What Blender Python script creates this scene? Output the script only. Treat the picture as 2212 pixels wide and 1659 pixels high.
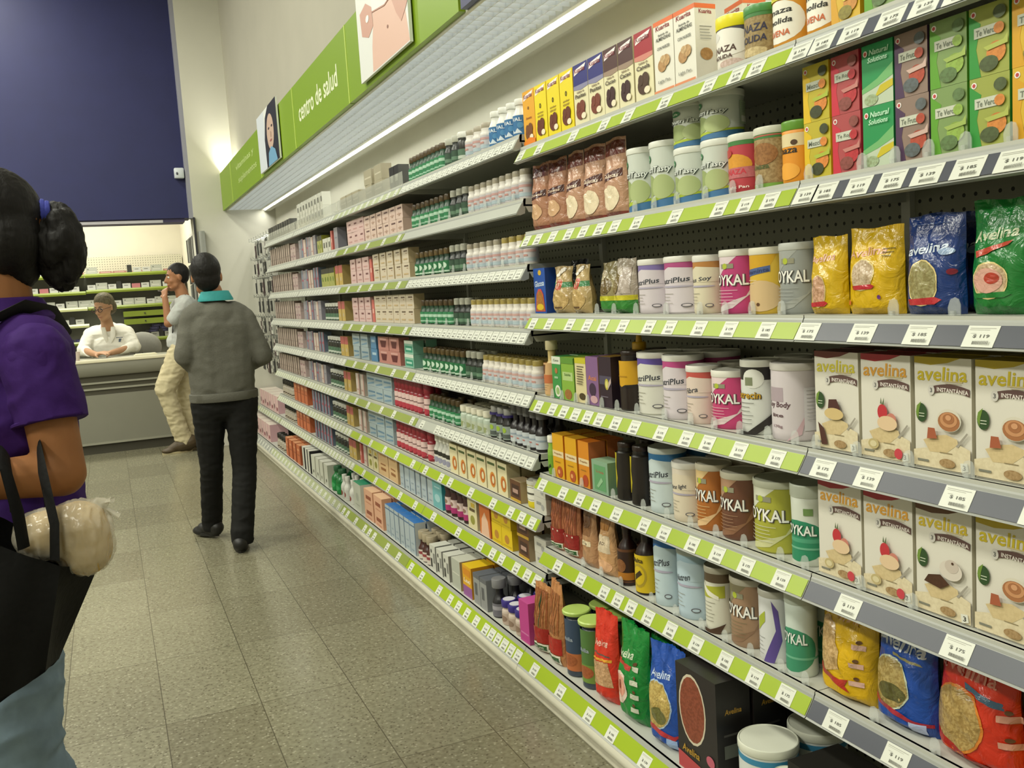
import bpy, bmesh, math, random
from math import sin, cos, pi, sqrt, radians
from mathutils import Vector, Matrix
for o in list(bpy.data.objects): bpy.data.objects.remove(o)
S = bpy.context.scene
COL = S.collection
random.seed(7)

# ---------------------------------------------------------------- camera
cd = bpy.data.cameras.new('camera'); cam = bpy.data.objects.new('camera', cd); COL.objects.link(cam)
R_ = Vector((0.91360792, -0.40180988, -0.06220441)); U_ = Vector((0.09909365, 0.07166382, 0.9924942)); F_ = Vector((0.39433617, 0.91291463, -0.10528944))
M = Matrix.Identity(4)
for i in range(3):
    M[i][0] = R_[i]; M[i][1] = U_[i]; M[i][2] = -F_[i]
M[2][3] = 1.4
cam.matrix_world = M
cd.sensor_fit = 'HORIZONTAL'; cd.sensor_width = 36.0; cd.lens = 36.0*2000/2212
cd.clip_start = 0.02; cd.clip_end = 60
S.camera = cam

# ---------------------------------------------------------------- world, exposure
w = bpy.data.worlds.new('store'); S.world = w; w.use_nodes = True
w.node_tree.nodes['Background'].inputs[0].default_value = (0.84, 0.86, 0.76, 1)
w.node_tree.nodes['Background'].inputs[1].default_value = 0.10
S.view_settings.view_transform = 'Standard'; S.view_settings.look = 'None'
S.view_settings.gamma = 1.0; S.view_settings.use_curve_mapping = False
S.view_settings.exposure = -0.12

def area(name, loc, sx, sy, power, rot=(0,0,0), col=(1.0,0.995,0.855), spread=180):
    l = bpy.data.lights.new(name, 'AREA'); l.shape = 'RECTANGLE'; l.size = sx; l.size_y = sy
    l.energy = power; l.color = col; l.spread = radians(spread)
    o = bpy.data.objects.new(name, l); o.location = loc; o.rotation_euler = rot; COL.objects.link(o)
    return o
CEIL = 4.75
LAMPS = [(-1.0, -1.2), (-1.0, 2.2), (-1.0, 5.6), (-1.0, 8.4), (-3.4, 0.6), (-3.4, 4.0), (-3.4, 7.4)]
for (x, y) in LAMPS:
    area('ceiling_lamp_light', (x, y, CEIL-0.09), 0.56, 1.16, 78 if x > -2 else 165)
# fluorescent strip under the valance, its thin bright edge is what the photograph shows
area('valance_strip_light', (1.535, 4.0, 2.30), 0.016, 10.9, 36, (0, 0, 0), (1.0,0.99,0.90))
# uplight hidden in the trough behind the sign, washing the end wall
area('trough_uplight', (1.225, 9.30, 2.56), 0.06, 0.30, 9, (pi, 0, 0), (1.0,0.98,0.84))
# pharmacy room lamps
area('pharmacy_lamp_light', (-0.2, 10.9, 2.93), 1.2, 0.5, 58, (0,0,0), (1.0,0.98,0.84))
area('pharmacy_lamp_light', (-2.2, 10.9, 2.93), 1.2, 0.5, 50, (0,0,0), (1.0,0.98,0.84))

# ---------------------------------------------------------------- colour and materials
def c(h, a=1.0):
    if not isinstance(h, str): return tuple(h)
    f = lambda s: (int(s,16)/255)
    g = lambda v: v/12.92 if v <= 0.04045 else ((v+0.055)/1.055)**2.4
    return (g(f(h[0:2])), g(f(h[2:4])), g(f(h[4:6])), a)
MATS = {}
def mat(name, col, rough=0.5, metal=0.0, noise=0.0, scale=30, bump=0.0, emit=None, spec=0.5, trans=0.0, alpha=1.0, sub=0.0, col2=None, stretch=None, coat=0.0):
    if name in MATS: return MATS[name]
    m = bpy.data.materials.new(name); m.use_nodes = True; nt = m.node_tree; b = nt.nodes['Principled BSDF']
    b.inputs['Base Color'].default_value = c(col); b.inputs['Roughness'].default_value = rough
    b.inputs['Metallic'].default_value = metal; b.inputs['Specular IOR Level'].default_value = spec
    b.inputs['Transmission Weight'].default_value = trans; b.inputs['Alpha'].default_value = alpha
    b.inputs['Coat Weight'].default_value = coat
    if sub: b.inputs['Subsurface Weight'].default_value = sub; b.inputs['Subsurface Scale'].default_value = 0.02
    if emit: b.inputs['Emission Color'].default_value = c(emit[0]); b.inputs['Emission Strength'].default_value = emit[1]
    if noise or bump:
        tc = nt.nodes.new('ShaderNodeTexCoord'); mp = nt.nodes.new('ShaderNodeMapping'); n = nt.nodes.new('ShaderNodeTexNoise')
        nt.links.new(tc.outputs['Object'], mp.inputs['Vector']); nt.links.new(mp.outputs['Vector'], n.inputs['Vector'])
        if stretch: mp.inputs['Scale'].default_value = stretch
        n.inputs['Scale'].default_value = scale; n.inputs['Detail'].default_value = 5
        if noise:
            mx = nt.nodes.new('ShaderNodeMix'); mx.data_type = 'RGBA'
            a = c(col); d = c(col2) if col2 else tuple(v*(1-noise) for v in a[:3])+(1,)
            mx.inputs['A'].default_value = a; mx.inputs['B'].default_value = d
            r = nt.nodes.new('ShaderNodeValToRGB'); r.color_ramp.elements[0].position = 0.35; r.color_ramp.elements[1].position = 0.68
            nt.links.new(n.outputs['Fac'], r.inputs['Fac']); nt.links.new(r.outputs['Color'], mx.inputs['Factor'])
            nt.links.new(mx.outputs['Result'], b.inputs['Base Color'])
        if bump:
            bp = nt.nodes.new('ShaderNodeBump'); bp.inputs['Strength'].default_value = bump; bp.inputs['Distance'].default_value = 0.01
            nt.links.new(n.outputs['Fac'], bp.inputs['Height']); nt.links.new(bp.outputs['Normal'], b.inputs['Normal'])
    MATS[name] = m; return m
def printmat(name, rough, spec=0.5, bump=0.0, coat=0.0):
    """printed packaging: colour comes from the face colours, alpha < 1 adds a grain (photographed food, oats)"""
    m = bpy.data.materials.new(name); m.use_nodes = True; nt = m.node_tree; b = nt.nodes['Principled BSDF']
    at = nt.nodes.new('ShaderNodeVertexColor'); at.layer_name = 'Col'
    tc = nt.nodes.new('ShaderNodeTexCoord'); n = nt.nodes.new('ShaderNodeTexNoise'); n.inputs['Scale'].default_value = 170; n.inputs['Detail'].default_value = 2
    nt.links.new(tc.outputs['Object'], n.inputs['Vector'])
    r = nt.nodes.new('ShaderNodeValToRGB'); r.color_ramp.elements[0].position = 0.40; r.color_ramp.elements[1].position = 0.60
    r.color_ramp.elements[0].color = (0.70,0.64,0.54,1); r.color_ramp.elements[1].color = (1,1,1,1)
    nt.links.new(n.outputs['Fac'], r.inputs['Fac'])
    inv = nt.nodes.new('ShaderNodeMath'); inv.operation = 'SUBTRACT'; inv.inputs[0].default_value = 1.0; nt.links.new(at.outputs['Alpha'], inv.inputs[1])
    mx = nt.nodes.new('ShaderNodeMix'); mx.data_type = 'RGBA'; mx.blend_type = 'MULTIPLY'
    nt.links.new(inv.outputs[0], mx.inputs['Factor']); nt.links.new(at.outputs['Color'], mx.inputs['A']); nt.links.new(r.outputs['Color'], mx.inputs['B'])
    nt.links.new(mx.outputs['Result'], b.inputs['Base Color'])
    b.inputs['Roughness'].default_value = rough; b.inputs['Specular IOR Level'].default_value = spec; b.inputs['Coat Weight'].default_value = coat
    if bump:
        n2 = nt.nodes.new('ShaderNodeTexNoise'); n2.inputs['Scale'].default_value = 26; n2.inputs['Detail'].default_value = 4; n2.inputs['Distortion'].default_value = 1.2
        nt.links.new(tc.outputs['Object'], n2.inputs['Vector'])
        bp = nt.nodes.new('ShaderNodeBump'); bp.inputs['Strength'].default_value = bump; bp.inputs['Distance'].default_value = 0.012
        nt.links.new(n2.outputs['Fac'], bp.inputs['Height']); nt.links.new(bp.outputs['Normal'], b.inputs['Normal'])
    return m
P_PAPER = printmat('printed_card', 0.42); P_FILM = printmat('printed_film', 0.22, 0.6, 0.55); P_PLAS = printmat('moulded_plastic', 0.32); P_MATTE = printmat('matte_print', 0.7, 0.3)
P_CLEAR = printmat('clear_film', 0.10, 0.6, 0.5)
P_CLEAR.node_tree.nodes['Principled BSDF'].inputs['Alpha'].default_value = 0.42

def tag(o, label=None, cat=None, group=None, kind=None):
    if label: o['label'] = label
    if cat: o['category'] = cat
    if group: o['group'] = group
    if kind: o['kind'] = kind
    return o
def empty(name, loc=(0,0,0), rz=0.0, label=None, cat=None, group=None):
    o = bpy.data.objects.new(name, None); COL.objects.link(o); o.location = loc; o.rotation_euler = (0,0,rz); o.empty_display_size = 0.05
    return tag(o, label, cat, group)

# ---------------------------------------------------------------- 2D text
TX = {}
def text2d(s):
    if s in TX: return TX[s]
    cu = bpy.data.curves.new('t', 'FONT'); cu.body = s; cu.resolution_u = 2; cu.offset = 0.018
    o = bpy.data.objects.new('t', cu); COL.objects.link(o)
    bpy.context.view_layer.update()
    me = o.to_mesh(); vs = [(v.co.x, v.co.y) for v in me.vertices]; fs = [tuple(p.vertices) for p in me.polygons]
    o.to_mesh_clear(); bpy.data.objects.remove(o); bpy.data.curves.remove(cu)
    if not vs: TX[s] = ([], []); return TX[s]
    x0 = min(v[0] for v in vs); x1 = max(v[0] for v in vs); y0 = min(v[1] for v in vs); y1 = max(v[1] for v in vs)
    vs = [((a-x0)/(x1-x0)-0.5, (b-y0)/(y1-y0)-0.5) for a, b in vs]
    TX[s] = (vs, fs); return TX[s]

# ---------------------------------------------------------------- mesh builder
class MB:
    def __init__(s): s.v = []; s.f = []; s.c = []
    def add(s, vs, fs, col=(1,1,1,1)):
        k = len(s.v); s.v += [tuple(p) for p in vs]; s.f += [tuple(i+k for i in f) for f in fs]
        col = c(col)
        s.c += [col]*len(fs)
        return s
    def box(s, x0, y0, z0, x1, y1, z1, col=(1,1,1,1), bev=0.0, top=None, side=None):
        if bev:
            bm = bmesh.new(); bmesh.ops.create_cube(bm, size=1)
            for v in bm.verts: v.co = Vector(((x0+x1)/2+v.co.x*(x1-x0), (y0+y1)/2+v.co.y*(y1-y0), (z0+z1)/2+v.co.z*(z1-z0)))
            bmesh.ops.bevel(bm, geom=bm.edges[:], offset=bev, segments=2, profile=0.5, affect='EDGES')
            bm.verts.ensure_lookup_table(); bm.verts.index_update()
            s.add([v.co for v in bm.verts], [[v.index for v in f.verts] for f in bm.faces], col); bm.free(); return s
        vs = [(x0,y0,z0),(x1,y0,z0),(x1,y1,z0),(x0,y1,z0),(x0,y0,z1),(x1,y0,z1),(x1,y1,z1),(x0,y1,z1)]
        s.add(vs, [(0,3,2,1)], col); s.add(vs, [(4,5,6,7)], top or col); s.add(vs, [(0,1,5,4)], col)
        s.add(vs, [(1,2,6,5),(3,0,4,7)], side or col); s.add(vs, [(2,3,7,6)], col); return s
    def prism(s, pts, axis, a, b, col=(1,1,1,1)):
        n = len(pts); mk = {'x': lambda p, t: (t,p[0],p[1]), 'y': lambda p, t: (p[0],t,p[1]), 'z': lambda p, t: (p[0],p[1],t)}[axis]
        vs = [mk(p, a) for p in pts]+[mk(p, b) for p in pts]
        fs = [tuple(range(n)), tuple(range(2*n-1, n-1, -1))]+[(i, i+n, (i+1)%n+n, (i+1)%n) for i in range(n)]
        return s.add(vs, fs, col)
    def lathe(s, prof, cols=None, seg=28, cx=0, cy=0, sx=1, sy=1):
        """prof [(r,z)], cols: one per band"""
        k0 = len(prof); vs = []
        for r, z in prof:
            for i in range(seg):
                a = 2*pi*i/seg; vs.append((cx+r*cos(a)*sx, cy+r*sin(a)*sy, z))
        k = len(s.v); s.v += vs
        for j in range(k0-1):
            col = c(cols[j] if isinstance(cols, (list, tuple)) and not isinstance(cols[0], (float, int)) else (cols or (1,1,1,1)))
            for i in range(seg):
                s.f.append((k+j*seg+i, k+j*seg+(i+1)%seg, k+(j+1)*seg+(i+1)%seg, k+(j+1)*seg+i)); s.c.append(col)
        for j, rev in ((0, True), (k0-1, False)):
            if prof[j][0] > 1e-5:
                ids = [k+j*seg+i for i in range(seg)]; s.f.append(tuple(reversed(ids)) if rev else tuple(ids))
                s.c.append(c((cols[0 if j == 0 else -1]) if isinstance(cols, (list, tuple)) and not isinstance(cols[0], (float, int)) else (cols or (1,1,1,1))))
        return s
    def tube(s, pts, r, col=(1,1,1,1), seg=8, flat=None, cap=True):
        pts = [Vector(p) for p in pts]; n = len(pts); rr = r if isinstance(r, (list, tuple)) else [r]*n
        k = len(s.v); up = Vector((0,0,1)); prev = None
        for i, p in enumerate(pts):
            t = (pts[min(i+1,n-1)]-pts[max(i-1,0)]).normalized()
            a = (prev - t*prev.dot(t)) if prev is not None else (up - t*up.dot(t))
            if a.length < 1e-4: a = Vector((1,0,0)) - t*t.x
            a.normalize(); prev = a; b = t.cross(a)
            for j in range(seg):
                q = 2*pi*j/seg; s.v.append(tuple(p + a*cos(q)*rr[i]*(flat or 1) + b*sin(q)*rr[i]))
        cc = c(col)
        for i in range(n-1):
            for j in range(seg):
                s.f.append((k+i*seg+j, k+i*seg+(j+1)%seg, k+(i+1)*seg+(j+1)%seg, k+(i+1)*seg+j)); s.c.append(cc)
        if cap:
            s.f.append(tuple(k+j for j in reversed(range(seg)))); s.f.append(tuple(k+(n-1)*seg+j for j in range(seg))); s.c += [cc, cc]
        return s
    def ball(s, ctr, r, col=(1,1,1,1), seg=16, rings=10):
        rx, ry, rz = r if isinstance(r, (list, tuple)) else (r, r, r)
        k = len(s.v)
        for j in range(rings+1):
            a = -pi/2+pi*j/rings
            for i in range(seg):
                b = 2*pi*i/seg; s.v.append((ctr[0]+rx*cos(a)*cos(b), ctr[1]+ry*cos(a)*sin(b), ctr[2]+rz*sin(a)))
        cc = c(col)
        for j in range(rings):
            for i in range(seg):
                s.f.append((k+j*seg+i, k+j*seg+(i+1)%seg, k+(j+1)*seg+(i+1)%seg, k+(j+1)*seg+i)); s.c.append(cc)
        return s
    def decals(s, items, W, H, smap, su=None, sv=None, lay=0.00035, z0=0.0):
        """flat print shapes in label units (x -0.5..0.5, y 0..1) laid on the surface smap(u, v, off)"""
        for li, it in enumerate(items):
            k = it[0]; polys = []
            if k == 'r': _, x0, y0, x1, y1, col = it; V = [(x0,y0),(x1,y0),(x1,y1),(x0,y1)]; Fc = [(0,1,2,3)]
            elif k == 'e':
                _, cx, cy, rx, ry, col = it; V = [(cx+rx*cos(2*pi*i/20), cy+ry*sin(2*pi*i/20)) for i in range(20)]; Fc = [tuple(range(20))]
            elif k == 'p': _, V, col = it; Fc = [tuple(range(len(V)))]
            elif k == 't':
                _, txt, cx, cy, tw, th, col = it[:7]; sh = it[7] if len(it) > 7 else 0; arc = it[8] if len(it) > 8 else 0
                tv, Fc = text2d(txt); V = [(cx+a*tw+b*th*sh, cy+b*th+a*arc if True else 0) for a, b in tv]
            if not V: continue
            V = [(a*W, b*H+z0) for a, b in V]
            if su or sv:
                bm = bmesh.new(); bv = [bm.verts.new((a, b, 0)) for a, b in V]
                for f in Fc:
                    try: bm.faces.new([bv[i] for i in f])
                    except ValueError: pass
                for st, ax in ((su, 0), (sv, 1)):
                    if not st: continue
                    lo = min(q[ax] for q in V); hi = max(q[ax] for q in V); t = math.floor(lo/st)*st+st
                    while t < hi:
                        co = (t,0,0) if ax == 0 else (0,t,0); no = (1,0,0) if ax == 0 else (0,1,0)
                        bmesh.ops.bisect_plane(bm, geom=bm.verts[:]+bm.edges[:]+bm.faces[:], dist=1e-7, plane_co=co, plane_no=no); t += st
                bm.verts.index_update()
                V = [(v.co.x, v.co.y) for v in bm.verts]; Fc = [[v.index for v in f.verts] for f in bm.faces]; bm.free()
            off = lay*(li+1)
            s.add([smap(a, b, off) for a, b in V], Fc, col)
        return s
    def mesh(s, name, m, smooth=True, ang=40):
        me = bpy.data.meshes.new(name); me.from_pydata(s.v, [], s.f); me.update()
        at = me.color_attributes.new('Col', 'FLOAT_COLOR', 'CORNER')
        flat = []
        for p, col in zip(me.polygons, s.c): flat += list(col)*p.loop_total
        if len(flat) == len(at.data)*4: at.data.foreach_set('color', flat)
        if m: me.materials.append(m)
        if smooth:
            me.shade_smooth(); me.set_sharp_from_angle(angle=radians(ang))
        return me
    def build(s, name, m, parent=None, smooth=True, ang=40, loc=(0,0,0)):
        o = bpy.data.objects.new(name, s.mesh(name, m, smooth, ang)); COL.objects.link(o)
        o.location = loc
        if parent: o.parent = parent
        return o
def obj(name, me, parent=None, loc=(0,0,0), rz=0.0):
    o = bpy.data.objects.new(name, me); COL.objects.link(o); o.location = loc; o.rotation_euler = (0,0,rz)
    if parent: o.parent = parent
    return o
flatmap = lambda d: (lambda u, v, off: (u, -d/2-off, v))
def cylmap(R, rot=0.0):
    rf = R if callable(R) else (lambda v: R)
    return lambda u, v, off: ((rf(v)+off)*sin(u/rf(v)+rot), -(rf(v)+off)*cos(u/rf(v)+rot), v)
# ================================================================ SETTING
def wallmat(name, col, bump=0.04, rough=0.75): return mat(name, col, rough, noise=0.05, scale=3, bump=bump)
M_WALL = wallmat('painted_wall', 'c4c2b5'); M_WUP = wallmat('painted_wall_upper', 'aaa698'); M_WALL2 = wallmat('painted_wall_niche', 'c2c0b0'); M_BLUE = mat('blue_panel', '1e2254', 0.55, noise=0.10, scale=6, bump=0.02)
M_CREAM = wallmat('cream_wall', 'dcd6c2')
def floor_material():
    m = bpy.data.materials.new('terrazzo_tiles'); m.use_nodes = True; nt = m.node_tree; N = nt.nodes; L = nt.links; b = N['Principled BSDF']
    def mth(op, a, b_=None):
        n = N.new('ShaderNodeMath'); n.operation = op
        for i, q in enumerate((a, b_)):
            if q is None: continue
            if isinstance(q, (int, float)): n.inputs[i].default_value = q
            else: L.new(q, n.inputs[i])
        return n.outputs[0]
    tc = N.new('ShaderNodeTexCoord'); sp = N.new('ShaderNodeSeparateXYZ'); L.new(tc.outputs['Object'], sp.inputs[0])
    fx = mth('DIVIDE', mth('SUBTRACT', sp.outputs[0], 0.052), 0.3165); fy = mth('DIVIDE', mth('SUBTRACT', sp.outputs[1], 0.112), 0.6265)
    ex = mth('MULTIPLY', mth('SUBTRACT', 0.5, mth('ABSOLUTE', mth('SUBTRACT', mth('FRACT', fx), 0.5))), 0.3165)
    ey = mth('MULTIPLY', mth('SUBTRACT', 0.5, mth('ABSOLUTE', mth('SUBTRACT', mth('FRACT', fy), 0.5))), 0.6265)
    e = mth('MINIMUM', ex, ey); joint = mth('LESS_THAN', e, 0.0016)
    cb = N.new('ShaderNodeCombineXYZ'); L.new(mth('FLOOR', fx), cb.inputs[0]); L.new(mth('FLOOR', fy), cb.inputs[1])
    wn = N.new('ShaderNodeTexWhiteNoise'); wn.noise_dimensions = '2D'; L.new(cb.outputs[0], wn.inputs['Vector'])
    n1 = N.new('ShaderNodeTexNoise'); n1.inputs['Scale'].default_value = 2.2; n1.inputs['Detail'].default_value = 3; L.new(tc.outputs['Object'], n1.inputs['Vector'])
    base = N.new('ShaderNodeMix'); base.data_type = 'RGBA'; base.inputs['A'].default_value = c('8b8872'); base.inputs['B'].default_value = c('746f5b')
    L.new(mth('ADD', mth('MULTIPLY', wn.outputs['Value'], 0.55), mth('MULTIPLY', n1.outputs['Fac'], 0.45)), base.inputs['Factor'])
    n3 = N.new('ShaderNodeTexNoise'); n3.inputs['Scale'].default_value = 60; n3.inputs['Detail'].default_value = 6; L.new(tc.outputs['Object'], n3.inputs['Vector'])
    r3 = N.new('ShaderNodeValToRGB'); r3.color_ramp.elements[0].position = 0.38; r3.color_ramp.elements[0].color = c('7c745c'); r3.color_ramp.elements[1].position = 0.6; r3.color_ramp.elements[1].color = (1,1,1,1)
    L.new(n3.outputs['Fac'], r3.inputs['Fac'])
    m1 = N.new('ShaderNodeMix'); m1.data_type = 'RGBA'; m1.blend_type = 'MULTIPLY'; m1.inputs['Factor'].default_value = 0.32; L.new(base.outputs['Result'], m1.inputs['A']); L.new(r3.outputs['Color'], m1.inputs['B'])
    vo = N.new('ShaderNodeTexVoronoi'); vo.inputs['Scale'].default_value = 95; L.new(tc.outputs['Object'], vo.inputs['Vector'])
    wn2 = N.new('ShaderNodeTexWhiteNoise'); L.new(vo.outputs['Color'], wn2.inputs['Vector'])
    sp1 = mth('MULTIPLY', mth('LESS_THAN', vo.outputs['Distance'], 0.34), mth('GREATER_THAN', wn2.outputs['Value'], 0.72))
    m2 = N.new('ShaderNodeMix'); m2.data_type = 'RGBA'; L.new(mth('MULTIPLY', sp1, 0.75), m2.inputs['Factor']); L.new(m1.outputs['Result'], m2.inputs['A']); m2.inputs['B'].default_value = c('4c4736')
    sp2 = mth('MULTIPLY', mth('LESS_THAN', vo.outputs['Distance'], 0.40), mth('LESS_THAN', wn2.outputs['Value'], 0.16))
    m3 = N.new('ShaderNodeMix'); m3.data_type = 'RGBA'; L.new(mth('MULTIPLY', sp2, 0.3), m3.inputs['Factor']); L.new(m2.outputs['Result'], m3.inputs['A']); m3.inputs['B'].default_value = c('c4c2ac')
    m4 = N.new('ShaderNodeMix'); m4.data_type = 'RGBA'; L.new(mth('MULTIPLY', joint, 0.9), m4.inputs['Factor']); L.new(m3.outputs['Result'], m4.inputs['A']); m4.inputs['B'].default_value = c('474334')
    L.new(m4.outputs['Result'], b.inputs['Base Color'])
    rr = N.new('ShaderNodeMapRange'); L.new(n1.outputs['Fac'], rr.inputs['Value']); rr.inputs['To Min'].default_value = 0.14; rr.inputs['To Max'].default_value = 0.30
    L.new(rr.outputs[0], b.inputs['Roughness'])
    bp = N.new('ShaderNodeBump'); bp.inputs['Strength'].default_value = 0.12; bp.inputs['Distance'].default_value = 0.002; L.new(mth('SUBTRACT', n3.outputs['Fac'], joint), bp.inputs['Height']); L.new(bp.outputs['Normal'], b.inputs['Normal'])
    return m
def struct(name, mb, m, smooth=False):
    o = mb.build(name, m, None, smooth); tag(o, kind='structure'); return o
XL, YB, YE = -6.0, -4.0, 9.5
struct('floor', MB().box(XL-0.2, YB-0.2, -0.1, 1.85, 12.2, 0), floor_material())
struct('ceiling', MB().box(XL-0.2, YB-0.2, CEIL, 1.85, YE+0.4, CEIL+0.1), mat('ceiling_tiles', 'c8c6b6', 0.9, noise=0.05, scale=8))
struct('wall_left', MB().box(XL-0.2, YB-0.2, 0, XL, YE+0.2, CEIL), M_WALL)
struct('wall_near', MB().box(XL, YB-0.2, 0, 1.85, YB, CEIL), M_WALL)
struct('wall_right', MB().box(1.655, YB, 0, 1.85, YE+0.2, CEIL), M_WALL2)
struct('wall_right_upper', MB().box(1.285, YB, 2.40, 1.655, YE, CEIL), M_WUP)
# the far wall: the white pier that closes the aisle and the blue bulkhead over the pharmacy opening
struct('wall_far', MB().box(0.875, YE, 0, 1.655, YE+0.35, CEIL), M_WALL)
struct('trim_1', MB().box(0.838, YE+0.012, 2.24, 0.875, YE+0.15, CEIL), mat('grey_trim', '8f8f9c', 0.5, noise=0.03, scale=5))
bh = MB(); bh.box(XL, YE+0.10, 2.62, 0.838, YE+0.40, CEIL); bh.box(XL, YE+0.085, 2.25, 0.855, YE+0.40, 2.62)
struct('wall_far_blue', bh, M_BLUE)
struct('trim_2', MB().box(XL, YE+0.11, 2.215, 0.80, YE+0.38, 2.25), mat('bulkhead_soffit', '4b4468', 0.6, noise=0.05, scale=6))
struct('trim_3', MB().box(-1.6, YE+0.095, 2.212, 0.60, YE+0.115, 2.238), mat('soffit_strip', 'b8b4bc', 0.5, noise=0.05, scale=5))
struct('wall_pharmacy_back', MB().box(XL, 12.0, 0, 1.85, 12.2, 3.0), M_CREAM)
struct('wall_pharmacy_right', MB().box(0.93, YE+0.35, 0, 1.13, 12.0, 3.0), M_CREAM)
struct('wall_pharmacy_left', MB().box(XL-0.2, YE+0.2, 0, XL, 12.0, 3.0), M_CREAM)
struct('ceiling_pharmacy', MB().box(XL, YE+0.40, 3.0, 1.85, 12.2, 3.1), M_CREAM)
# ceiling luminaires
for i, (x, y) in enumerate(LAMPS):
    t = empty('ceiling_light', (x, y, CEIL), 0, 'recessed fluorescent ceiling light panel above the shop aisle', 'ceiling light', 'ceiling lights over the aisles')
    mb = MB()
    for (a, b2, c2, d) in ((-.31,-.61,.31,-.58),(-.31,.58,.31,.61),(-.31,-.58,-.28,.58),(.28,-.58,.31,.58)): mb.box(a, b2, -0.05, c2, d, -0.001)
    mb.build('frame', mat('lamp_frame', 'd8d8d2', 0.4, noise=0.02), t, False)
    MB().box(-.28, -.58, -0.03, .28, .58, -0.02).build('diffuser', mat('lamp_diffuser', 'fffdf0', 0.4, emit=('fff8dc', 2.0), noise=0.01), t, False)

# ================================================================ VALANCE WITH SIGN BOARDS
M_LIME = mat('lime_sign', '7c9a1a', 0.45, noise=0.06, scale=3); M_NAVY = mat('navy_sign', '2c2e58', 0.5, noise=0.06, scale=3)
ZB, ZT, XF = 2.30, 2.655, 1.165
EDGES = [9.495, 8.70, 7.04, 5.71, 4.38, 2.91]
M_W = mat('white_print', 'e8ecd2', 0.5, noise=0.02)
signs = [('blank lime green sign board at the far end of the overhead valance', []),
         ('lime green overhead sign board with faint two-line white lettering', [('t','vitaminas y',0.02,0.68,0.62,0.17,'b8cc80'),('t','suplementos',0.08,0.36,0.62,0.19,'b8cc80')]),
         ('plain lime green sign board right of the portrait photo panel', []),
         ('lime green overhead sign board reading centro de salud', [('t','centro de salud',-0.02,0.50,0.74,0.30,'dfe5c4')]),
         ('plain lime green sign board behind the big torso photo panel', [])]
for i, (lab, dec) in enumerate(signs):
    y1, y0 = EDGES[i], EDGES[i+1]; W = y1-y0-0.012; H = ZT-ZB
    mb = MB(); mb.box(-W/2, -0.012, 0, W/2, 0.012, H, c('7c9a1a')); mb.decals(dec, W, H, lambda u, v, off: (u, -0.012-off*2, v))
    t = mb.build('sign_board', P_PAPER, None, False, loc=(XF, (y0+y1)/2, ZB)); t.rotation_euler = (0,0,-pi/2)
    tag(t, lab, 'sign', 'overhead sign boards')
    if i: 
        s_ = MB().box(-W/2-0.012, -0.0145, 0, -W/2+0.002, -0.012, H, c('b6cc60')).build('joint_strip', P_PAPER, t, False)
mb = MB(); mb.box(-3.4, -0.012, 0, 3.4, 0.012, ZT-ZB, c('2c2e58'))
t = mb.build('sign_board', P_PAPER, None, False, loc=(XF, 2.905-3.41, ZB)); t.rotation_euler = (0,0,-pi/2)
tag(t, 'dark navy overhead sign board beyond the green ones', 'sign', 'overhead sign boards')
def photo_panel(y1, y0, z0, z1, dec, lab, body):
    W = y1-y0; H = z1-z0; mb = MB(); mb.box(-W/2, -0.006, 0, W/2, 0.006, H, c('dfe2dc')); mb.decals(dec, W, H, lambda u, v, off: (u, -0.006-off, v))
    t = mb.build('photo_panel', P_PAPER, None, False, loc=(XF-0.026, (y0+y1)/2, z0)); t.rotation_euler = (0,0,-pi/2); tag(t, lab, 'photo panel')
photo_panel(6.95, 6.16, 2.315, 2.70, [('r',-.5,0,-.12,1,'cfd5dc'),('p',[(-.12,0),(.5,0),(.5,1),(.12,1),(-.05,.85),(-.14,.5)],'23232a'),('e',.16,.55,.17,.30,'c3a795'),('e',.10,.62,.035,.02,'2a2024'),('e',.25,.62,.035,.02,'2a2024'),('e',.17,.40,.05,.02,'9a5a56'),('e',.18,.50,.025,.05,'b39480'),('p',[(-.02,0),(.02,.22),(.16,.30),(.34,.20),(.42,0)],'6f9fc0')],
            'portrait photo panel of a dark haired person on the green valance', 0)
skin, skin2 = 'd9b4a4', 'c79a8a'
photo_panel(4.08, 3.37, 2.322, 2.80, [('r',-.5,0,.5,1,'dcdedb'),('p',[(-.22,0.01),(-.20,.22),(-.15,.40),(-.16,1),(.44,1),(.43,.40),(.47,.18),(.5,.01)],skin),('p',[(-.16,.50),(.10,.45),(.42,.50),(.44,1),(-.16,1)],'e6e4e0'),
            ('p',[(-.42,.58),(-.28,.62),(-.16,.54),(-.15,.38),(-.26,.32),(-.40,.38)],skin2),('p',[(.46,.66),(.33,.56),(.22,.48),(.24,.42),(.30,.30),(.38,.20),(.46,.26),(.5,.30),(.5,.66)],skin2),('e',.13,.26,.012,.014,'8f6456'),('e',-.26,.48,.035,.03,'f0ece8'),('p',[(-.16,.50),(.10,.45),(.42,.50),(.42,.49),(.10,.438),(-.16,.49)],'b58878')],
            'large photo panel of a bare waist and hands on the green valance', 0)
t = empty('valance_light', (1.35, 4.0, ZB), 0, 'long fluorescent valance light with egg crate louvre above the shelves', 'light fixture')
mb = MB(); g = 0.052; LY0, LY1 = -1.3, 9.49
x = 1.195
while x < 1.505: mb.box(x-.0015-1.35, LY0-4, .004, x+.0015-1.35, LY1-4, .030); x += g
y = LY0
while y < LY1: mb.box(1.19-1.35, y-.0015-4, .004, 1.505-1.35, y+.0015-4, .030); y += g
mb.build('louvre', mat('louvre_enamel', 'dcdfe0', 0.35, noise=0.02), t, False)
MB().box(1.185-1.35, LY0-4, .034, 1.515-1.35, LY1-4, .040).build('diffuser', mat('louvre_backing', '9a9c98', 0.5, emit=('e6ece8', 1.5), noise=0.02), t, False)
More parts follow.
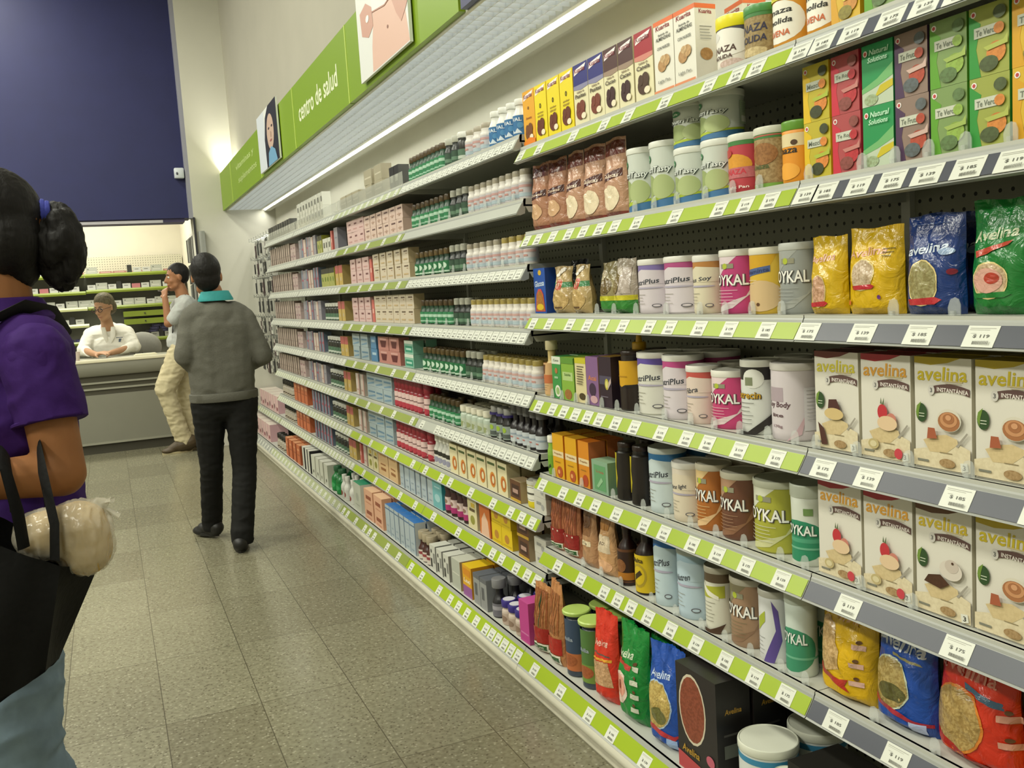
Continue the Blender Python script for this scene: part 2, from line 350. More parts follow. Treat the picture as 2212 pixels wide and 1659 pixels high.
mb = MB(); mb.box(1.505-1.35, LY0-4, -0.001, 1.525-1.35, LY1-4, .06); mb.box(1.545-1.35, LY0-4, -0.012, 1.60-1.35, LY1-4, .012); mb.box(1.178-1.35, LY0-4, -.004, 1.192-1.35, LY1-4, .04); mb.box(1.178-1.35, LY0-4, .045, 1.65-1.35, LY1-4, .055)
mb.build('housing', mat('valance_housing', 'c6c6ba', 0.45, noise=0.02), t, False)
MB().box(1.526-1.35, LY0-4, .003, 1.544-1.35, LY1-4, .020).build('tube_cover', mat('tube_cover', 'fffef4', 0.4, emit=('fffdf0', 3.0), noise=0.01), t, False)
# ================================================================ SHELVING
def pegmat(name, col):
    m = bpy.data.materials.new(name); m.use_nodes = True; nt = m.node_tree; N = nt.nodes; L = nt.links; b = N['Principled BSDF']; b.inputs['Roughness'].default_value = 0.6
    def mth(op, a, b_=None):
        n = N.new('ShaderNodeMath'); n.operation = op
        for i, q in enumerate((a, b_)):
            if q is None: continue
            if isinstance(q, (int, float)): n.inputs[i].default_value = q
            else: L.new(q, n.inputs[i])
        return n.outputs[0]
    tc = N.new('ShaderNodeTexCoord'); sp = N.new('ShaderNodeSeparateXYZ'); L.new(tc.outputs['Object'], sp.inputs[0])
    def d(o, st): return mth('MULTIPLY', mth('SUBTRACT', mth('FRACT', mth('DIVIDE', o, st)), 0.5), st)
    a = d(mth('ADD', sp.outputs[1], sp.outputs[0]), 0.028); e = d(sp.outputs[2], 0.028)
    r = mth('SQRT', mth('ADD', mth('MULTIPLY', a, a), mth('MULTIPLY', e, e)))
    mx = N.new('ShaderNodeMix'); mx.data_type = 'RGBA'; L.new(mth('LESS_THAN', r, 0.0042), mx.inputs['Factor']); mx.inputs['A'].default_value = c(col); mx.inputs['B'].default_value = c('17150f')
    L.new(mx.outputs['Result'], b.inputs['Base Color']); return m
M_PEG = pegmat('pegboard', '8c8d7c'); M_PEGW = pegmat('pegboard_cream', 'c9c5ae')
M_DECK = mat('shelf_enamel', 'b9bab0', 0.4, noise=0.03, scale=4); M_LIP = mat('rail_grey', '9c9e98', 0.35, noise=0.03, scale=5)
M_PLINTH = mat('plinth_enamel', 'cfccba', 0.4, noise=0.05, scale=3); M_GAP = mat('plinth_gap', '26231a', 0.7, noise=0.05); M_SCUFF = mat('kick_scuffed', 'bdb9a6', 0.45, noise=0.18, scale=9)
M_INS = {'lime': mat('insert_lime', '93aa10', 0.35, noise=0.04, scale=3), 'slate': mat('insert_slate', '454852', 0.35, noise=0.06, scale=3), 'white': mat('insert_white', 'a9aca2', 0.4, noise=0.04, scale=3),
         'pale': mat('insert_pale', 'a4ab84', 0.4, noise=0.05, scale=3), 'olive': mat('insert_olive', '84923e', 0.4, noise=0.05, scale=3), 'plain': mat('insert_plain', 'a9aaa0', 0.4, noise=0.03, scale=3)}
M_DIV = mat('divider_plastic', 'd5dad6', 0.15, trans=0.0, alpha=0.26, noise=0.02)
TK = {}
def ticket_mesh(w, i):
    k = (round(w,3), i)
    if k in TK: return TK[k]
    h = 0.040; mb = MB(); mb.box(-w/2, -0.0009, 0, w/2, 0, h, c('cfd1c6'))
    price = ['$ 139','$ 175','$ 119','$ 185'][i]
    de = [('r',-.42,.86,.40,.885,'8f8f84'),('r',-.42,.79,.22,.81,'a2a296'),('t',price,.02,.50,.52,.17,'55564e'),('r',-.34,.62,-.16,.63,'8a8a80')]
    for q in range(11): de.append(('r',-.18+q*.05,.12,-.18+q*.05+.026*(1+(q*i)%2*.4),.27,'6a6a60'))
    mb.decals(de, w, h, lambda u, v, off: (u, -0.0009-off*.6, v))
    TK[k] = mb.mesh('ticket', P_PAPER, False); return TK[k]
def div_mesh():
    mb = MB(); pts = [(-.013,0),(-.014,.014),(-.009,.027),(0,.031),(.008,.028),(.012,.018),(.012,0)]
    mb.prism(pts, 'y', 0.0, 0.0016, c('d5dad6')); mb.box(-.004, -.006, 0, .004, 0.0, .008, c('d5dad6')); return mb.mesh('divider', M_DIV, False)
DIV = div_mesh()
ORD = ['topmost', 'second', 'third', 'fourth', 'fifth', 'sixth', 'seventh', 'eighth', 'lowest']
TILT = math.atan2(0.022, 0.034)
def make_shelf(y0, y1, z, ins, label, group, tickets=(), tw=0.05, divs=(), xf=1.30, deep=1.625, ins_parts=None, tray=False):
    """shelf board with slanted price rail; y0 < y1, z = lower edge of the rail"""
    t = empty('shelf', (xf, (y0+y1)/2, z), 0, label, 'shelf', group); Ym = (y0+y1)/2; D = deep-xf; h = (y1-y0)/2-0.0015
    MB().box(0.026, -h, 0.024, D, h, 0.050).build('deck', M_DECK, t, False)
    mb = MB(); mb.prism([(-0.004,-0.003),(0.0,0.0),(0.0225,0.035),(0.024,0.040),(0.030,0.050),(0.036,0.050),(0.030,0.0),(0.012,-0.006)], 'y', -h, h); mb.build('price_rail', M_LIP, t, False)
    mb = MB(); mb.prism([(-0.0012,0.0015),(0.0205,0.0348),(0.0222,0.0340),(0.0005,0.0010)], 'y', -h+0.002, h-0.002); mb.build('rail_insert', M_INS[ins], t, False)
    mb = MB()
    for s_ in (-1, 1):
        mb = MB(); a = s_*h; b = s_*(h-0.003)
        mb.prism([(0.03,0.03),(0.045,0.004),(D*0.5,0.0),(D,0.0),(D,0.03)], 'y', min(a,b), max(a,b)); mb.build('bracket', M_DECK, t, False)
    for i, ty in enumerate(tickets):
        o = obj('price_ticket', ticket_mesh(tw, (i*7+int(z*100))%4), t, (-0.0018, ty-Ym, 0.0005)); o.rotation_euler = (-TILT, 0, -pi/2); o.rotation_mode = 'XYZ'
    for dy in divs: obj('divider', DIV, t, (0.0335, dy-Ym, 0.0502), -pi/2)
    if tray:
        mb = MB(); mb.box(0.031, -h+.01, 0.0505, 0.0325, h-.01, 0.11); mb.build('clear_front', mat('clear_tray', 'c6c8bc', 0.2, alpha=0.35, noise=0.02), t, False)
    return t
BAYS = [('D', 0.19, 1.522, 'slate', 'grey-railed bay at the right edge'), ('A', 1.522, 2.876, 'lime', 'near bay with lime green price rails'),
        ('B', 2.876, 4.205, 'white', 'bay of green and white supplement bottles'), ('C', 4.205, 5.555, 'olive', 'bay of small cream boxes'),
        ('E', 5.555, 6.875, 'plain', 'bay before the last full bay'), ('F', 6.875, 8.18, 'plain', 'last full bay at the far end')]
NEAR = [1.807, 1.527, 1.252, 0.972, 0.700, 0.435]; FAR = [1.852, 1.640, 1.420, 1.200, 0.982, 0.763, 0.545, 0.335]
TICK = {('A',0):[2.84,2.698,2.464,2.28,2.151,1.976,1.796,1.693,1.625],('A',1):[2.835,2.746,2.637,2.527,2.433,2.336,2.249,2.133,1.953,1.773,1.679,1.596],('A',2):[2.821,2.698,2.552,2.439,2.341,2.232,2.097,1.999,1.871,1.753,1.623],
 ('A',3):[2.815,2.71,2.629,2.547,2.469,2.395,2.299,2.197,2.064,1.946,1.856,1.733,1.604],('A',4):[2.822,2.667,2.552,2.449,2.322,2.17,2.07,1.939,1.834,1.722,1.6],('A',5):[2.74,2.574,2.424,2.341,2.265,2.172,2.06,1.941,1.819,1.705,1.597],
 ('D',0):[1.493,1.429,1.351,1.259,1.185,1.114,1.02,.95],('D',1):[1.488,1.433,1.345,1.264,1.186,1.104,1.021,.93],('D',2):[1.492,1.343,1.209,1.083,.95],('D',3):[1.459,1.337,1.133,.98],('D',4):[1.397,1.137,.96],('D',5):[1.442,1.28,1.1,.95]}
DIVS = {('A',1):[2.18,2.085,1.98,1.86,1.755,1.66],('A',2):[2.42,2.32,2.20,2.05,1.90,1.80,1.70,1.60],('A',3):[2.755,2.685,2.588,2.51,2.42,2.33,2.22,2.08,1.96,1.86,1.76,1.66,1.57],('A',4):[2.78,2.58,2.38,2.21,2.09,1.98,1.87,1.76,1.63,1.55],
 ('A',5):[2.60,2.48,2.36,2.19,2.07,1.95,1.85,1.75,1.64,1.56],('D',1):[1.505,1.36,1.28,1.205,1.13,1.045],('D',2):[1.29,1.155,1.0],('D',3):[1.505,1.39,1.26,1.13],('D',4):[1.387,1.257],('D',5):[1.36,1.21]}
rt = random.Random(3)
for bi, (B, y0, y1, ins, desc) in enumerate(BAYS):
    lv = NEAR if B in 'DA' else FAR
    for i, z in enumerate(lv):
        lab = '%s shelf with %s price rail in the %s' % (ORD[i], {'slate':'slate grey','lime':'lime green','white':'white ticketed','olive':'green','plain':'pale grey'}[ins], desc)
        if B in 'DA': make_shelf(y0, y1, z, ins, lab, 'shelves of the gondola run', TICK[(B,i)], 0.060 if B == 'D' else 0.050, DIVS.get((B,i), ()))
        else:
            kind = ins; tk = []
            if B == 'B':
                st = 0.062; tk = [y0+0.04+st*k for k in range(21)] if i in (0,2,3,4,5) else []
                if i in (6,): kind = 'lime'; tk = [2.93,3.02,3.12,3.29,3.53,3.78,3.90,4.12]
                if i in (7,): kind = 'lime'; tk = [2.92,3.0,3.10,3.24,3.33,3.46,3.72,4.05]
                if i in (5,): tk = tk[:-4] + [4.12]
            elif B == 'C':
                tk = [y0+0.10+0.26*k+rt.uniform(-.03,.03) for k in range(5)]
                if i == 0: kind = 'pale'; tk = [y0+0.06+0.13*k for k in range(10)]
                if i >= 6: kind = 'lime'
            else:
                tk = [y0+0.05+0.085*k for k in range(15)]; kind = 'plain' if i < 5 else 'pale'
            make_shelf(y0, y1, z, kind, lab, 'shelves of the gondola run', tk, 0.048 if B != 'B' else 0.052, [y0+0.1+.13*k for k in range(9)] if (B == 'B' and i in (1,2,3,4,5)) else (), tray=(B in 'CEF' and i == 0))
    # base shelf with plinth
    t = empty('base_shelf', (1.20, (y0+y1)/2, 0), 0, 'low base shelf with white plinth under the %s' % desc, 'shelf', 'base shelves of the gondola run'); h = (y1-y0)/2-0.001; Ym = (y0+y1)/2
    MB().box(0.035, -h, 0.115, 0.425, h, 0.140).build('deck', M_DECK, t, False)
    mb = MB(); mb.prism([(-0.006,0.084),(0.0,0.088),(0.028,0.128),(0.034,0.140),(0.042,0.140),(0.042,0.084),(0.02,0.078)], 'y', -h, h); mb.build('price_rail', M_LIP, t, False)
    kd = {'D':'slate','A':'lime','B':'lime','C':'olive','E':'pale','F':'pale'}[B]
    mb = MB(); mb.prism([(-0.0015,0.090),(0.0262,0.1285),(0.0278,0.1270),(0.0005,0.0885)], 'y', -h+0.001, h-0.001); mb.build('rail_insert', M_INS[kd], t, False)
    mb = MB(); mb.prism([(-0.004,0.082),(-0.010,0.070),(-0.008,0.052),(0.004,0.040),(0.03,0.040),(0.03,0.082)], 'y', -h, h); mb.build('plinth_cover', M_PLINTH, t, True)
    mb = MB(); mb.prism([(0.010,0.040),(0.004,0.014),(0.012,0.0),(0.05,0.0),(0.05,0.040)], 'y', -h, h); mb.build('kick_plate', M_SCUFF, t, True)
    if B == 'A': tk = [2.76,2.566,2.374,2.239,2.06,1.9,1.75,1.6]
    elif B == 'B': tk = [2.90,2.96,3.02,3.08,3.14,3.20,3.30,3.40,3.50,3.60,3.74,3.98,4.14]
    elif B == 'D': tk = [1.4, 1.2]
    elif B == 'C': tk = [4.35,4.55,4.80,4.90,5.0,5.2,5.4,5.5]
    else: tk = [y0+0.08+0.13*k for k in range(10)]
    for i, ty in enumerate(tk):
        o = obj('price_ticket', ticket_mesh(0.050, i%4), t, (-0.0022, ty-Ym, 0.0885)); o.rotation_euler = (-math.atan2(.0277,.0385), 0, -pi/2)
    # back panel and upright
    o = struct('trim_%d' % (10+bi), MB().box(1.627, y0+.012, 0.14, 1.648, y1-.012, 2.02), M_PEG)
    mb = MB(); mb.box(1.612, y1-0.014, 0.0, 1.652, y1+0.010, 2.03); o = mb.build('upright', M_DECK, None, False)
    tag(o, 'slotted grey upright behind the %s' % desc, 'shelf upright', 'shelf uprights')
# hook section between the last bay and the far wall
struct('trim_20', MB().box(1.627, 8.20, 0.14, 1.648, 9.49, 2.02), M_PEG)
t = empty('base_shelf', (1.20, 8.84, 0), 0, 'low base shelf against the far wall below the hanging items', 'shelf', 'base shelves of the gondola run')
MB().box(0.035, -.655, 0.115, 0.425, .655, 0.140).build('deck', M_DECK, t, False)
mb = MB(); mb.prism([(-0.006,0.084),(0.0,0.088),(0.028,0.128),(0.034,0.140),(0.042,0.140),(0.042,0.084),(0.02,0.078)], 'y', -.655, .655); mb.build('price_rail', M_LIP, t, False)
mb = MB(); mb.prism([(-0.004,0.082),(-0.010,0.070),(-0.008,0.052),(0.004,0.040),(0.03,0.040),(0.03,0.082)], 'y', -.655, .655); mb.build('plinth_cover', M_PLINTH, t, True)
mb = MB(); mb.prism([(0.010,0.040),(0.004,0.014),(0.012,0.0),(0.05,0.0),(0.05,0.040)], 'y', -.655, .655); mb.build('kick_plate', M_SCUFF, t, True)
for k in range(10):
    o = obj('price_ticket', ticket_mesh(0.050, k%4), t, (-0.0022, -.6+.13*k, 0.0885)); o.rotation_euler = (-math.atan2(.0277,.0385), 0, -pi/2)
make_shelf(8.19, 9.49, 0.335, 'pale', 'shelf of pink boxes between the hanging items and the base shelf', 'shelves of the gondola run', [8.27+.12*k for k in range(10)], 0.048)
# ================================================================ PACKAGING PROTOTYPES
# a prototype is [name, mesh, [child prototypes (name, mesh)]]
def lines(x0, x1, y, n, dy, col='77776c', th=.008, ragged=.25, seed=1):
    r = random.Random(seed); return [('r', x0, y-i*dy, x1-(x1-x0)*ragged*r.random(), y-i*dy+th, col) for i in range(n)]
def carton(name, W, D, H, body, dec, top=None, side=None, sidedec=(), gable=False, m=None):
    mb = MB(); body = c(body); tp = c(top or body); sd = c(side or body)
    mb.box(-W/2, -D/2, 0, W/2, D/2, H, body, top=tp, side=sd)
    mb.decals(dec, W, H, flatmap(D))
    if sidedec: mb.decals(sidedec, D, H, lambda u, v, off: (W/2+off, u, v))
    return [name, mb.mesh(name, m or P_PAPER, False), []]
def tin(name, r, h, body, dec, lid='e4e4da', bands=None, lidh=0.014, waist=0.0, lidrim=1.035):
    mb = MB(); b = c(body)
    prof = [(r*.95,0),(r*.985,.003)]; cols = [c(body)]
    zs = sorted((bands or [])+[(0.0, body)], key=lambda q: q[0]); zt = h-lidh
    n = 10
    for i in range(n+1):
        z = .004+(zt-.006)*i/n; prof.append((r*(1-waist*sin(pi*z/zt)), z))
        f = (z-(zt-.006)/n*.5)/zt; cc = [q[1] for q in zs if q[0] <= max(f,0)][-1]; cols.append(c(cc))
    prof.append((r*.96, zt)); cols.append(cols[-1])
    mb.lathe(prof, cols, 40)
    mb.decals(dec, 2*r, zt, cylmap(lambda v: r*(1-waist*sin(pi*min(max(v/zt,0),1)))), su=r*.16, sv=(zt*.12 if waist else None))
    lm = MB(); lm.lathe([(r*lidrim*.985, zt-.002),(r*lidrim, zt),(r*lidrim, h-.004),(r*lidrim*.985, h-.001),(r*lidrim*.955, h),(r*lidrim*.93, h-.002),(0.0005, h-.0022)], c(lid), 40)
    return [name, mb.mesh(name, P_PAPER), [('lid', lm.mesh('lid', P_PLAS))]]
def bottle(name, r, h, glass, label, dec=(), cap='e8e8e0', capr=.62, caph=.018, neck=.45, sh=.62, lz=(.10,.60), m=None, ribbed=False, collar=None, seg=24):
    mb = MB(); nr = r*neck; hb = h-caph; f_ = min(1, (.985-sh)/.30)
    mb.lathe([(r*.9,0),(r,.004),(r,hb*sh),(max(r*.96,nr),hb*(sh+.06*f_)),(max(r*.78,nr),hb*(sh+.16*f_)),(nr*1.04,hb*(sh+.25*f_)),(nr,hb*(sh+.30*f_)),(nr,hb)], c(glass), seg)
    kids = []
    if label:
        l = MB(); l.lathe([(r*1.012, hb*lz[0]),(r*1.012, hb*lz[1])], c(label), seg); l.f = [f for f in l.f if len(f) == 4]; l.c = l.c[:len(l.f)]
        if dec: l.decals(dec, 2*r, hb*(lz[1]-lz[0]), cylmap(r*1.014), su=r*.25, z0=hb*lz[0], sv=None)
        kids.append(('label', l.mesh('label', P_PAPER)))
    k = MB(); cr = r*capr; k.lathe([(cr*.97, hb-.001),(cr, hb+.001),(cr, h-.003),(cr*.93, h),(0.0005, h)], c(cap), seg)
    kids.append(('cap', k.mesh('cap', P_PLAS)))
    if collar: q = MB(); q.lathe([(nr*1.35, hb-.010),(nr*1.35, hb-.001)], c(collar), seg); kids.append(('collar', q.mesh('collar', P_PLAS)))
    return [name, mb.mesh(name, m or P_PLAS), kids]
def bag(name, W, H, T, body, dec, seed=1, pinch=.06, topseal='flat', m=None, dark=None, lean=0.0, grain=1.0):
    r = random.Random(seed); ph = [r.uniform(0, 6.28) for _ in range(8)]
    def prof(y):
        a = min(1, (y/.10+.18))**.55; b = 1.0 if y < .45 else max(0.03, ((1-y)/.55))**.75
        return a*b
    def half(u, v):
        x = 2*u/W; y = v/H
        t = T/2*max(0.0, 1-abs(x)**2.6)**.62*prof(y)
        wr = (sin(9*x+ph[0]+6*y)*sin(13*y+ph[1])*.5+sin(21*x*(.4+y)+ph[2])*sin(17*y+ph[3])*.35+sin(34*y+ph[4]+8*x)*.22)
        return t + T*.085*wr*(.35+.9*y)*(1-abs(x)**4)
    def wid(v):
        y = v/H; return 1-pinch*sin(pi*min(1, max(0, (y-.35)/.65)))*(.7+.3*sin(5*y+ph[5]))+.02*sin(9*y+ph[6])
    def P(u, v, s, off=0):
        vv = v + (.012*H*sin(7*u/W+ph[7]) if v > .93*H else 0)
        return (u*wid(v), s*(half(u, v)+off)+lean*(v/H)**2*T, vv)
    NU, NV = 22, 26; mb = MB(); fr = []; bk = []
    for j in range(NV+1):
        for i in range(NU+1):
            u = W*(i/NU-.5); v = H*j/NV; fr.append(P(u, v, -1)); bk.append(P(u, v, 1))
    fs = []; fb = []
    for j in range(NV):
        for i in range(NU):
            a = j*(NU+1)+i; fs.append((a, a+1, a+NU+2, a+NU+1)); fb.append((a, a+NU+1, a+NU+2, a+1))
    bc = c(body)[:3]+(grain,)
    mb.add(fr, fs, bc); mb.add(bk, fb, bc)
    rim = []
    for j in range(NV): 
        for i in (0, NU): a = j*(NU+1)+i; rim.append((fr[a], fr[a+NU+1], bk[a+NU+1], bk[a]))
    for i in range(NU): rim.append((fr[i], fr[i+1], bk[i+1], bk[i])); a = NV*(NU+1)+i; rim.append((fr[a], fr[a+1], bk[a+1], bk[a]))
    for q in rim: mb.add(q, [(0,1,2,3)], bc)
    mb.decals(dec, W, H, lambda u, v, off: P(u, v, -1, off+.0004), su=W/NU, sv=H/NV)
    return [name, mb.mesh(name, m or P_FILM), []]
COUNT = {}
def put(pr, y, x, z, label, cat, group=None, rz=0.0, jit=0.0):
    o = obj(pr[0], pr[1], None, (x, y, z), -pi/2+rz+jit)
    tag(o, label, cat, group)
    for nm, me in pr[2]: obj(nm, me, o)
    return o

WHT = 'e6e4d8'; INK = '3a3630'
def outline(txt, cx, cy, w, h, fg, bg, sh=0, g=.035): return [('t', txt, cx+.012, cy-.006, w*(1+g), h*(1+g*2), bg, sh), ('t', txt, cx-.004, cy+.003, w*(1+g*.3), h*(1+g*.6), bg, sh), ('t', txt, cx, cy, w, h, fg, sh)]
# --- top shelf cookies
def cookie(kind, top, words, pic, body='e4dcb8', mid=None, logo='f0e8e0'):
    dec = []
    if mid: dec += [('r',-.5,.66,.5,1,top),('p',[(-.5,.66),(.5,.66),(.5,.60),(0,.57),(-.5,.60)],mid)]
    dec += [('p',[(-.42,.83),(.30,.90),(.42,.97),(-.40,.92)],'f0e4e4'),('t','Kuarita',-.02,.90,.72,.075,'7a2430',.25)]
    dec += [('t',w,-.02,y,ww,hh,col) for w, y, ww, hh, col in words]
    dec += [('e',-.05,.22,.30,.13,c(pic)[:3]+(.3,)),('e',.08,.30,.20,.10,c(pic)[:3]+(.3,)),('e',-.16,.30,.14,.08,c(pic)[:3]+(.2,)),('e',.18,.14,.16,.05,'e8dcc0')]
    return dec
N_ = {}
N_['c_or'] = carton('cookie_carton', .088, .055, .176, 'dfa32a', cookie('', 0, [('Avena',.50,.5,.05,'9a5a20'),('0',.68,.12,.06,'5a3a20')], '7a4a1c')+[('p',[(-.5,0),(.5,0),(.5,.10),(0,.14),(-.5,.08)],'e07f1c')], top='e08a20', side='d8902a')
N_['c_ye'] = carton('cookie_carton', .086, .055, .176, 'e3cf1e', cookie('', 0, [('0',.62,.14,.09,'3a3010'),('almibar',.50,.5,.035,'8a6a20'),('azucar',.44,.5,.03,'8a6a20')], '6a3416'), top='d8c820', side='cfae18')
for k, col, mid, wd, pic in (('c_bl','2b2d74','8583a0','Pasitas','7a3c24'),('c_br','4a2a24','96806c','Cacao','3e1c18'),('c_rd','9c1c28','c88070','Canela','4a3018')):
    N_[k] = carton('cookie_carton', .088 if k != 'c_br' else .077, .055, .176, 'ddd6b0', cookie('', col, [('Galletas de',.545,.5,.035,'6a5038'),(wd,.48,.72,.065,'3a2a20')], pic, mid=mid), top=col, side='cfc6a2')
N_['c_al'] = carton('almond_milk_carton', .088, .06, .178, 'e0ddd0', [('r',-.5,.94,.5,1,'d8682c'),('t','Kuarita',-.02,.90,.7,.065,'8a2430',.25),('t','Bebida de',0,.80,.5,.03,'6a6a60'),('t','ALMENDRAS',0,.745,.74,.05,'4a4840'),('t','CON NUECES',0,.62,.62,.04,'3a3a36'),
    ('e',-.08,.38,.22,.09,c('b48a56')[:3]+(.2,)),('e',.12,.43,.20,.08,c('c09a66')[:3]+(.2,)),('e',-.02,.46,.14,.05,c('c8a878')[:3]+(.2,)),('t','Light Pan',0,.16,.6,.05,'7a7a72',.2),('r',-.5,.0,.5,.05,'d8885c')], top='d86a30', side='d6d2c4', sidedec=[('r',-.5,.94,.5,1,'d8682c'),('t','Kuarita',0,.9,.6,.055,'8a2430'),('e',0,.35,.3,.08,c('b48a56')[:3]+(.2,))]+lines(-.3,.3,.7,5,.04))
def pot(name, r, h, body, dec, lid, lidh=.022, waist=0): return tin(name, r, h, body, dec, lid=lid, lidh=lidh, waist=waist)
N_['tubY'] = tin('powder_tub', .050, .118, 'e2dccf', [('r',-1.5,.72,1.5,1,'46434e'),('e',.05,.62,.75,.34,'e8e4da'),('e',-.30,.80,.26,.12,'d8d6d0'),('t','LINAZA',.0,.48,.8,.15,'4a2c22',.1),('t','MOLIDA',.0,.30,.6,.10,'4a2c22',.1),('e',.25,.12,.3,.10,c('cfb8b0')[:3]+(.3,))], lid='e3d61c', lidh=.026)
N_['jarG'] = tin('powder_jar', .043, .112, c('a08a5a')[:3]+(.1,), [('r',-1.5,.90,1.5,1,'3f7a3c'),('t','LINAZA',.05,.66,.95,.17,'2c2a44',.1),('t','MOLIDA',.05,.42,.9,.15,'2c2a44',.1),('e',.1,.14,.4,.10,c('cbb888')[:3]+(.2,))], lid='4c8a48', lidh=.016)
N_['jarA'] = tin('powder_jar', .041, .118, 'cf8f2c', [('e',0,.5,.75,.42,'e8e4d6'),('t','linaza',0,.72,.85,.12,'1e1c18',.25),('t','molida',.02,.52,.8,.11,'1e1c18',.25),('t','AVENA',0,.28,.7,.12,'c8602c',.15),('r',-1.5,.93,1.5,1,'c8c020')], lid='b7b31e', lidh=.016)
N_['tubR'] = tin('powder_jar', .044, .132, 'b53a44', [('r',-1.5,.90,1.5,1,'3f7a3c'),('e',0,.52,.55,.22,c('d8962c')[:3]+(.8,)),('r',-1.5,.28,1.5,.48,c('c06a70')[:3]+(.6,)),('t','LINAZA',0,.40,.8,.10,'c83040'),('t','Light Pan',.1,.10,.7,.07,'f0e0d8'),('e',-.2,.76,.2,.08,'b04038')], lid='dcdccf')
N_['jarN'] = tin('powder_jar', .043, .131, c('a58e62')[:3]+(0,), [('r',-1.5,.90,1.5,1,'3f7a3c'),('r',-1.5,.94,1.5,.965,'b8584c'),('e',.12,.62,.4,.2,c('9a6a3a')[:3]+(.1,)),('r',-1.5,0,1.5,.08,'6f9a3c'),('t','Linaza',0,.40,.6,.09,'4a5a2c')], lid='d2d2c2')
N_['jarO'] = tin('powder_jar', .037, .128, 'dd8f1e', [('r',-1.5,.68,1.5,.92,'dccb9e'),('t','Linaza',-.1,.62,.9,.13,'201c14',.25),('e',.25,.75,.1,.05,'4a3018'),('e',0,.22,.4,.16,'e8a43a')], lid='5f8f2c', lidh=.018)
def tasty(name, h=.170, r=.052): return tin(name, r, h, 'c9cfc6', [('p',[(-1.2,.0),(1.5,.0),(1.5,.22),(.5,.16),(-.2,.10),(-1.2,.06)],'3c6f9c'),('p',[(-1.2,.06),(-.2,.10),(.5,.16),(1.5,.22),(1.5,.28),(.4,.20),(-1.2,.12)],'a3b52c'),('e',-.25,.36,.34,.20,'93a268'),('e',.25,.34,.32,.20,'a7b47c'),
    ('e',-.28,.82,.17,.07,'2f7a4a'),('t','Life',-.28,.82,.2,.05,'e0ead8')]+outline('NutriTasty',.02,.62,.98,.13,'e6ebe6','34403a',.3)+[('r',.82,.30,1.15,.85,'a4b49a'),('r',.86,.36,1.10,.50,'d8d8d0')]+lines(.85,1.12,.78,6,.04,'6a7a70'), lid='e0e2d8', waist=.03)
N_['tas'] = tasty('shake_mix_tub'); N_['tas2'] = tasty('shake_mix_tub', .136); N_['tas3'] = tasty('shake_mix_tub', .112)
N_['foil'] = bag('cookie_bag', .118, .216, .055, 'a6775c', [('r',-.48,.80,.48,.96,'5c2c20'),('p',[(-.45,.46),(.45,.50),(.45,.60),(-.45,.56)],'3e1a14'),('t','Coquetas',0,.53,.7,.055,'e0c8b0',.3),('e',0,.28,.32,.12,'cba47e'),('r',-.5,0,.5,.06,'7c2c1e')], 3)
N_['foil2'] = bag('cookie_bag', .112, .219, .055, 'b98f74', [('r',-.48,.78,.48,.96,'6a3528'),('p',[(-.45,.44),(.45,.50),(.45,.60),(-.45,.54)],'4a2018'),('t','Galletas',0,.52,.7,.055,'e8d4c0',.3),('e',0,.24,.36,.16,'e2d2b4'),('r',-.5,0,.5,.05,'7c2c1e')], 8)
def tea(body, top2, word, f1, f2, dark=None, pos=.62):
    return [('p',[(-.5,0),(-.2,0),(-.32,.4),(-.2,.75),(-.5,.9)],dark or body),('e',-.38,.90,.07,.045,'e8e4e0'),('e',-.38,.90,.04,.028,'b84040'),('r',-.36,pos-.07,.30,pos+.08,c('c4c8b8')[:3]+(.8,)),('t',word,-.04,pos,.54,.085,'6c7464',.1),
            ('e',.20,.30,.24,.15,c(f1)[:3]+(.35,)),('e',.02,.16,.24,.11,c(f2)[:3]+(.3,)),('e',.28,.62,.13,.08,c(f1)[:3]+(.5,)),('e',.30,.84,.16,.09,c(f2)[:3]+(.4,)),('p',[(-.1,.40),(.4,.44),(.5,.52),(.5,.38),(0,.34)],top2)]
TEAS = {'t_ye': ('b8a92c','a5b43c','Mezcla','d8863a','3e4426','d8b41a'), 't_re': ('a8484a','bd7c74','Te Rojo','b83038','8a4a44','c42c40'), 't_pu': ('8a7468','c8aaa0','Te Frutas','b04a34','5c6468','4a3050'),
        't_lg': ('7a9458','9ab058','Te Verde','8fb04c','5e7a4a','5c9a28'), 't_gr': ('969e46','a9b254','Te Verde','d0843a','4c5a34','2c8c34'), 't_yy': ('cfa92a','d8c850','Te Miel','c88a3a','8a8030','cf9a18')}
for k, (b_, t2, wd, f1, f2, dk) in TEAS.items(): N_[k] = carton('tea_box', .074, .07, .1115, b_, tea(b_, t2, wd, f1, f2, dk), side=dk)
N_['t_em'] = carton('tea_box', .074, .07, .1115, '1d8c4c', [('p',[(-.5,0),(.5,0),(.5,.42),(0,.30),(-.5,.22)],'b9c6ae'),('p',[(-.5,.22),(0,.30),(.5,.42),(.5,.62),(0,.42),(-.5,.30)],'6fae6c'),('p',[(-.1,.12),(.5,.25),(.5,.36),(.1,.30)],'c4b424'),('e',-.2,.10,.22,.09,c('a0b490')[:3]+(.2,)),('e',-.36,.86,.07,.05,'e8dcd8'),('e',-.36,.86,.04,.03,'c04838'),
    ('t','Natural',.08,.86,.6,.09,'bfe4c8',.35),('t','Solutions',.04,.74,.62,.085,'bfe4c8',.35)], side='1d7c40')
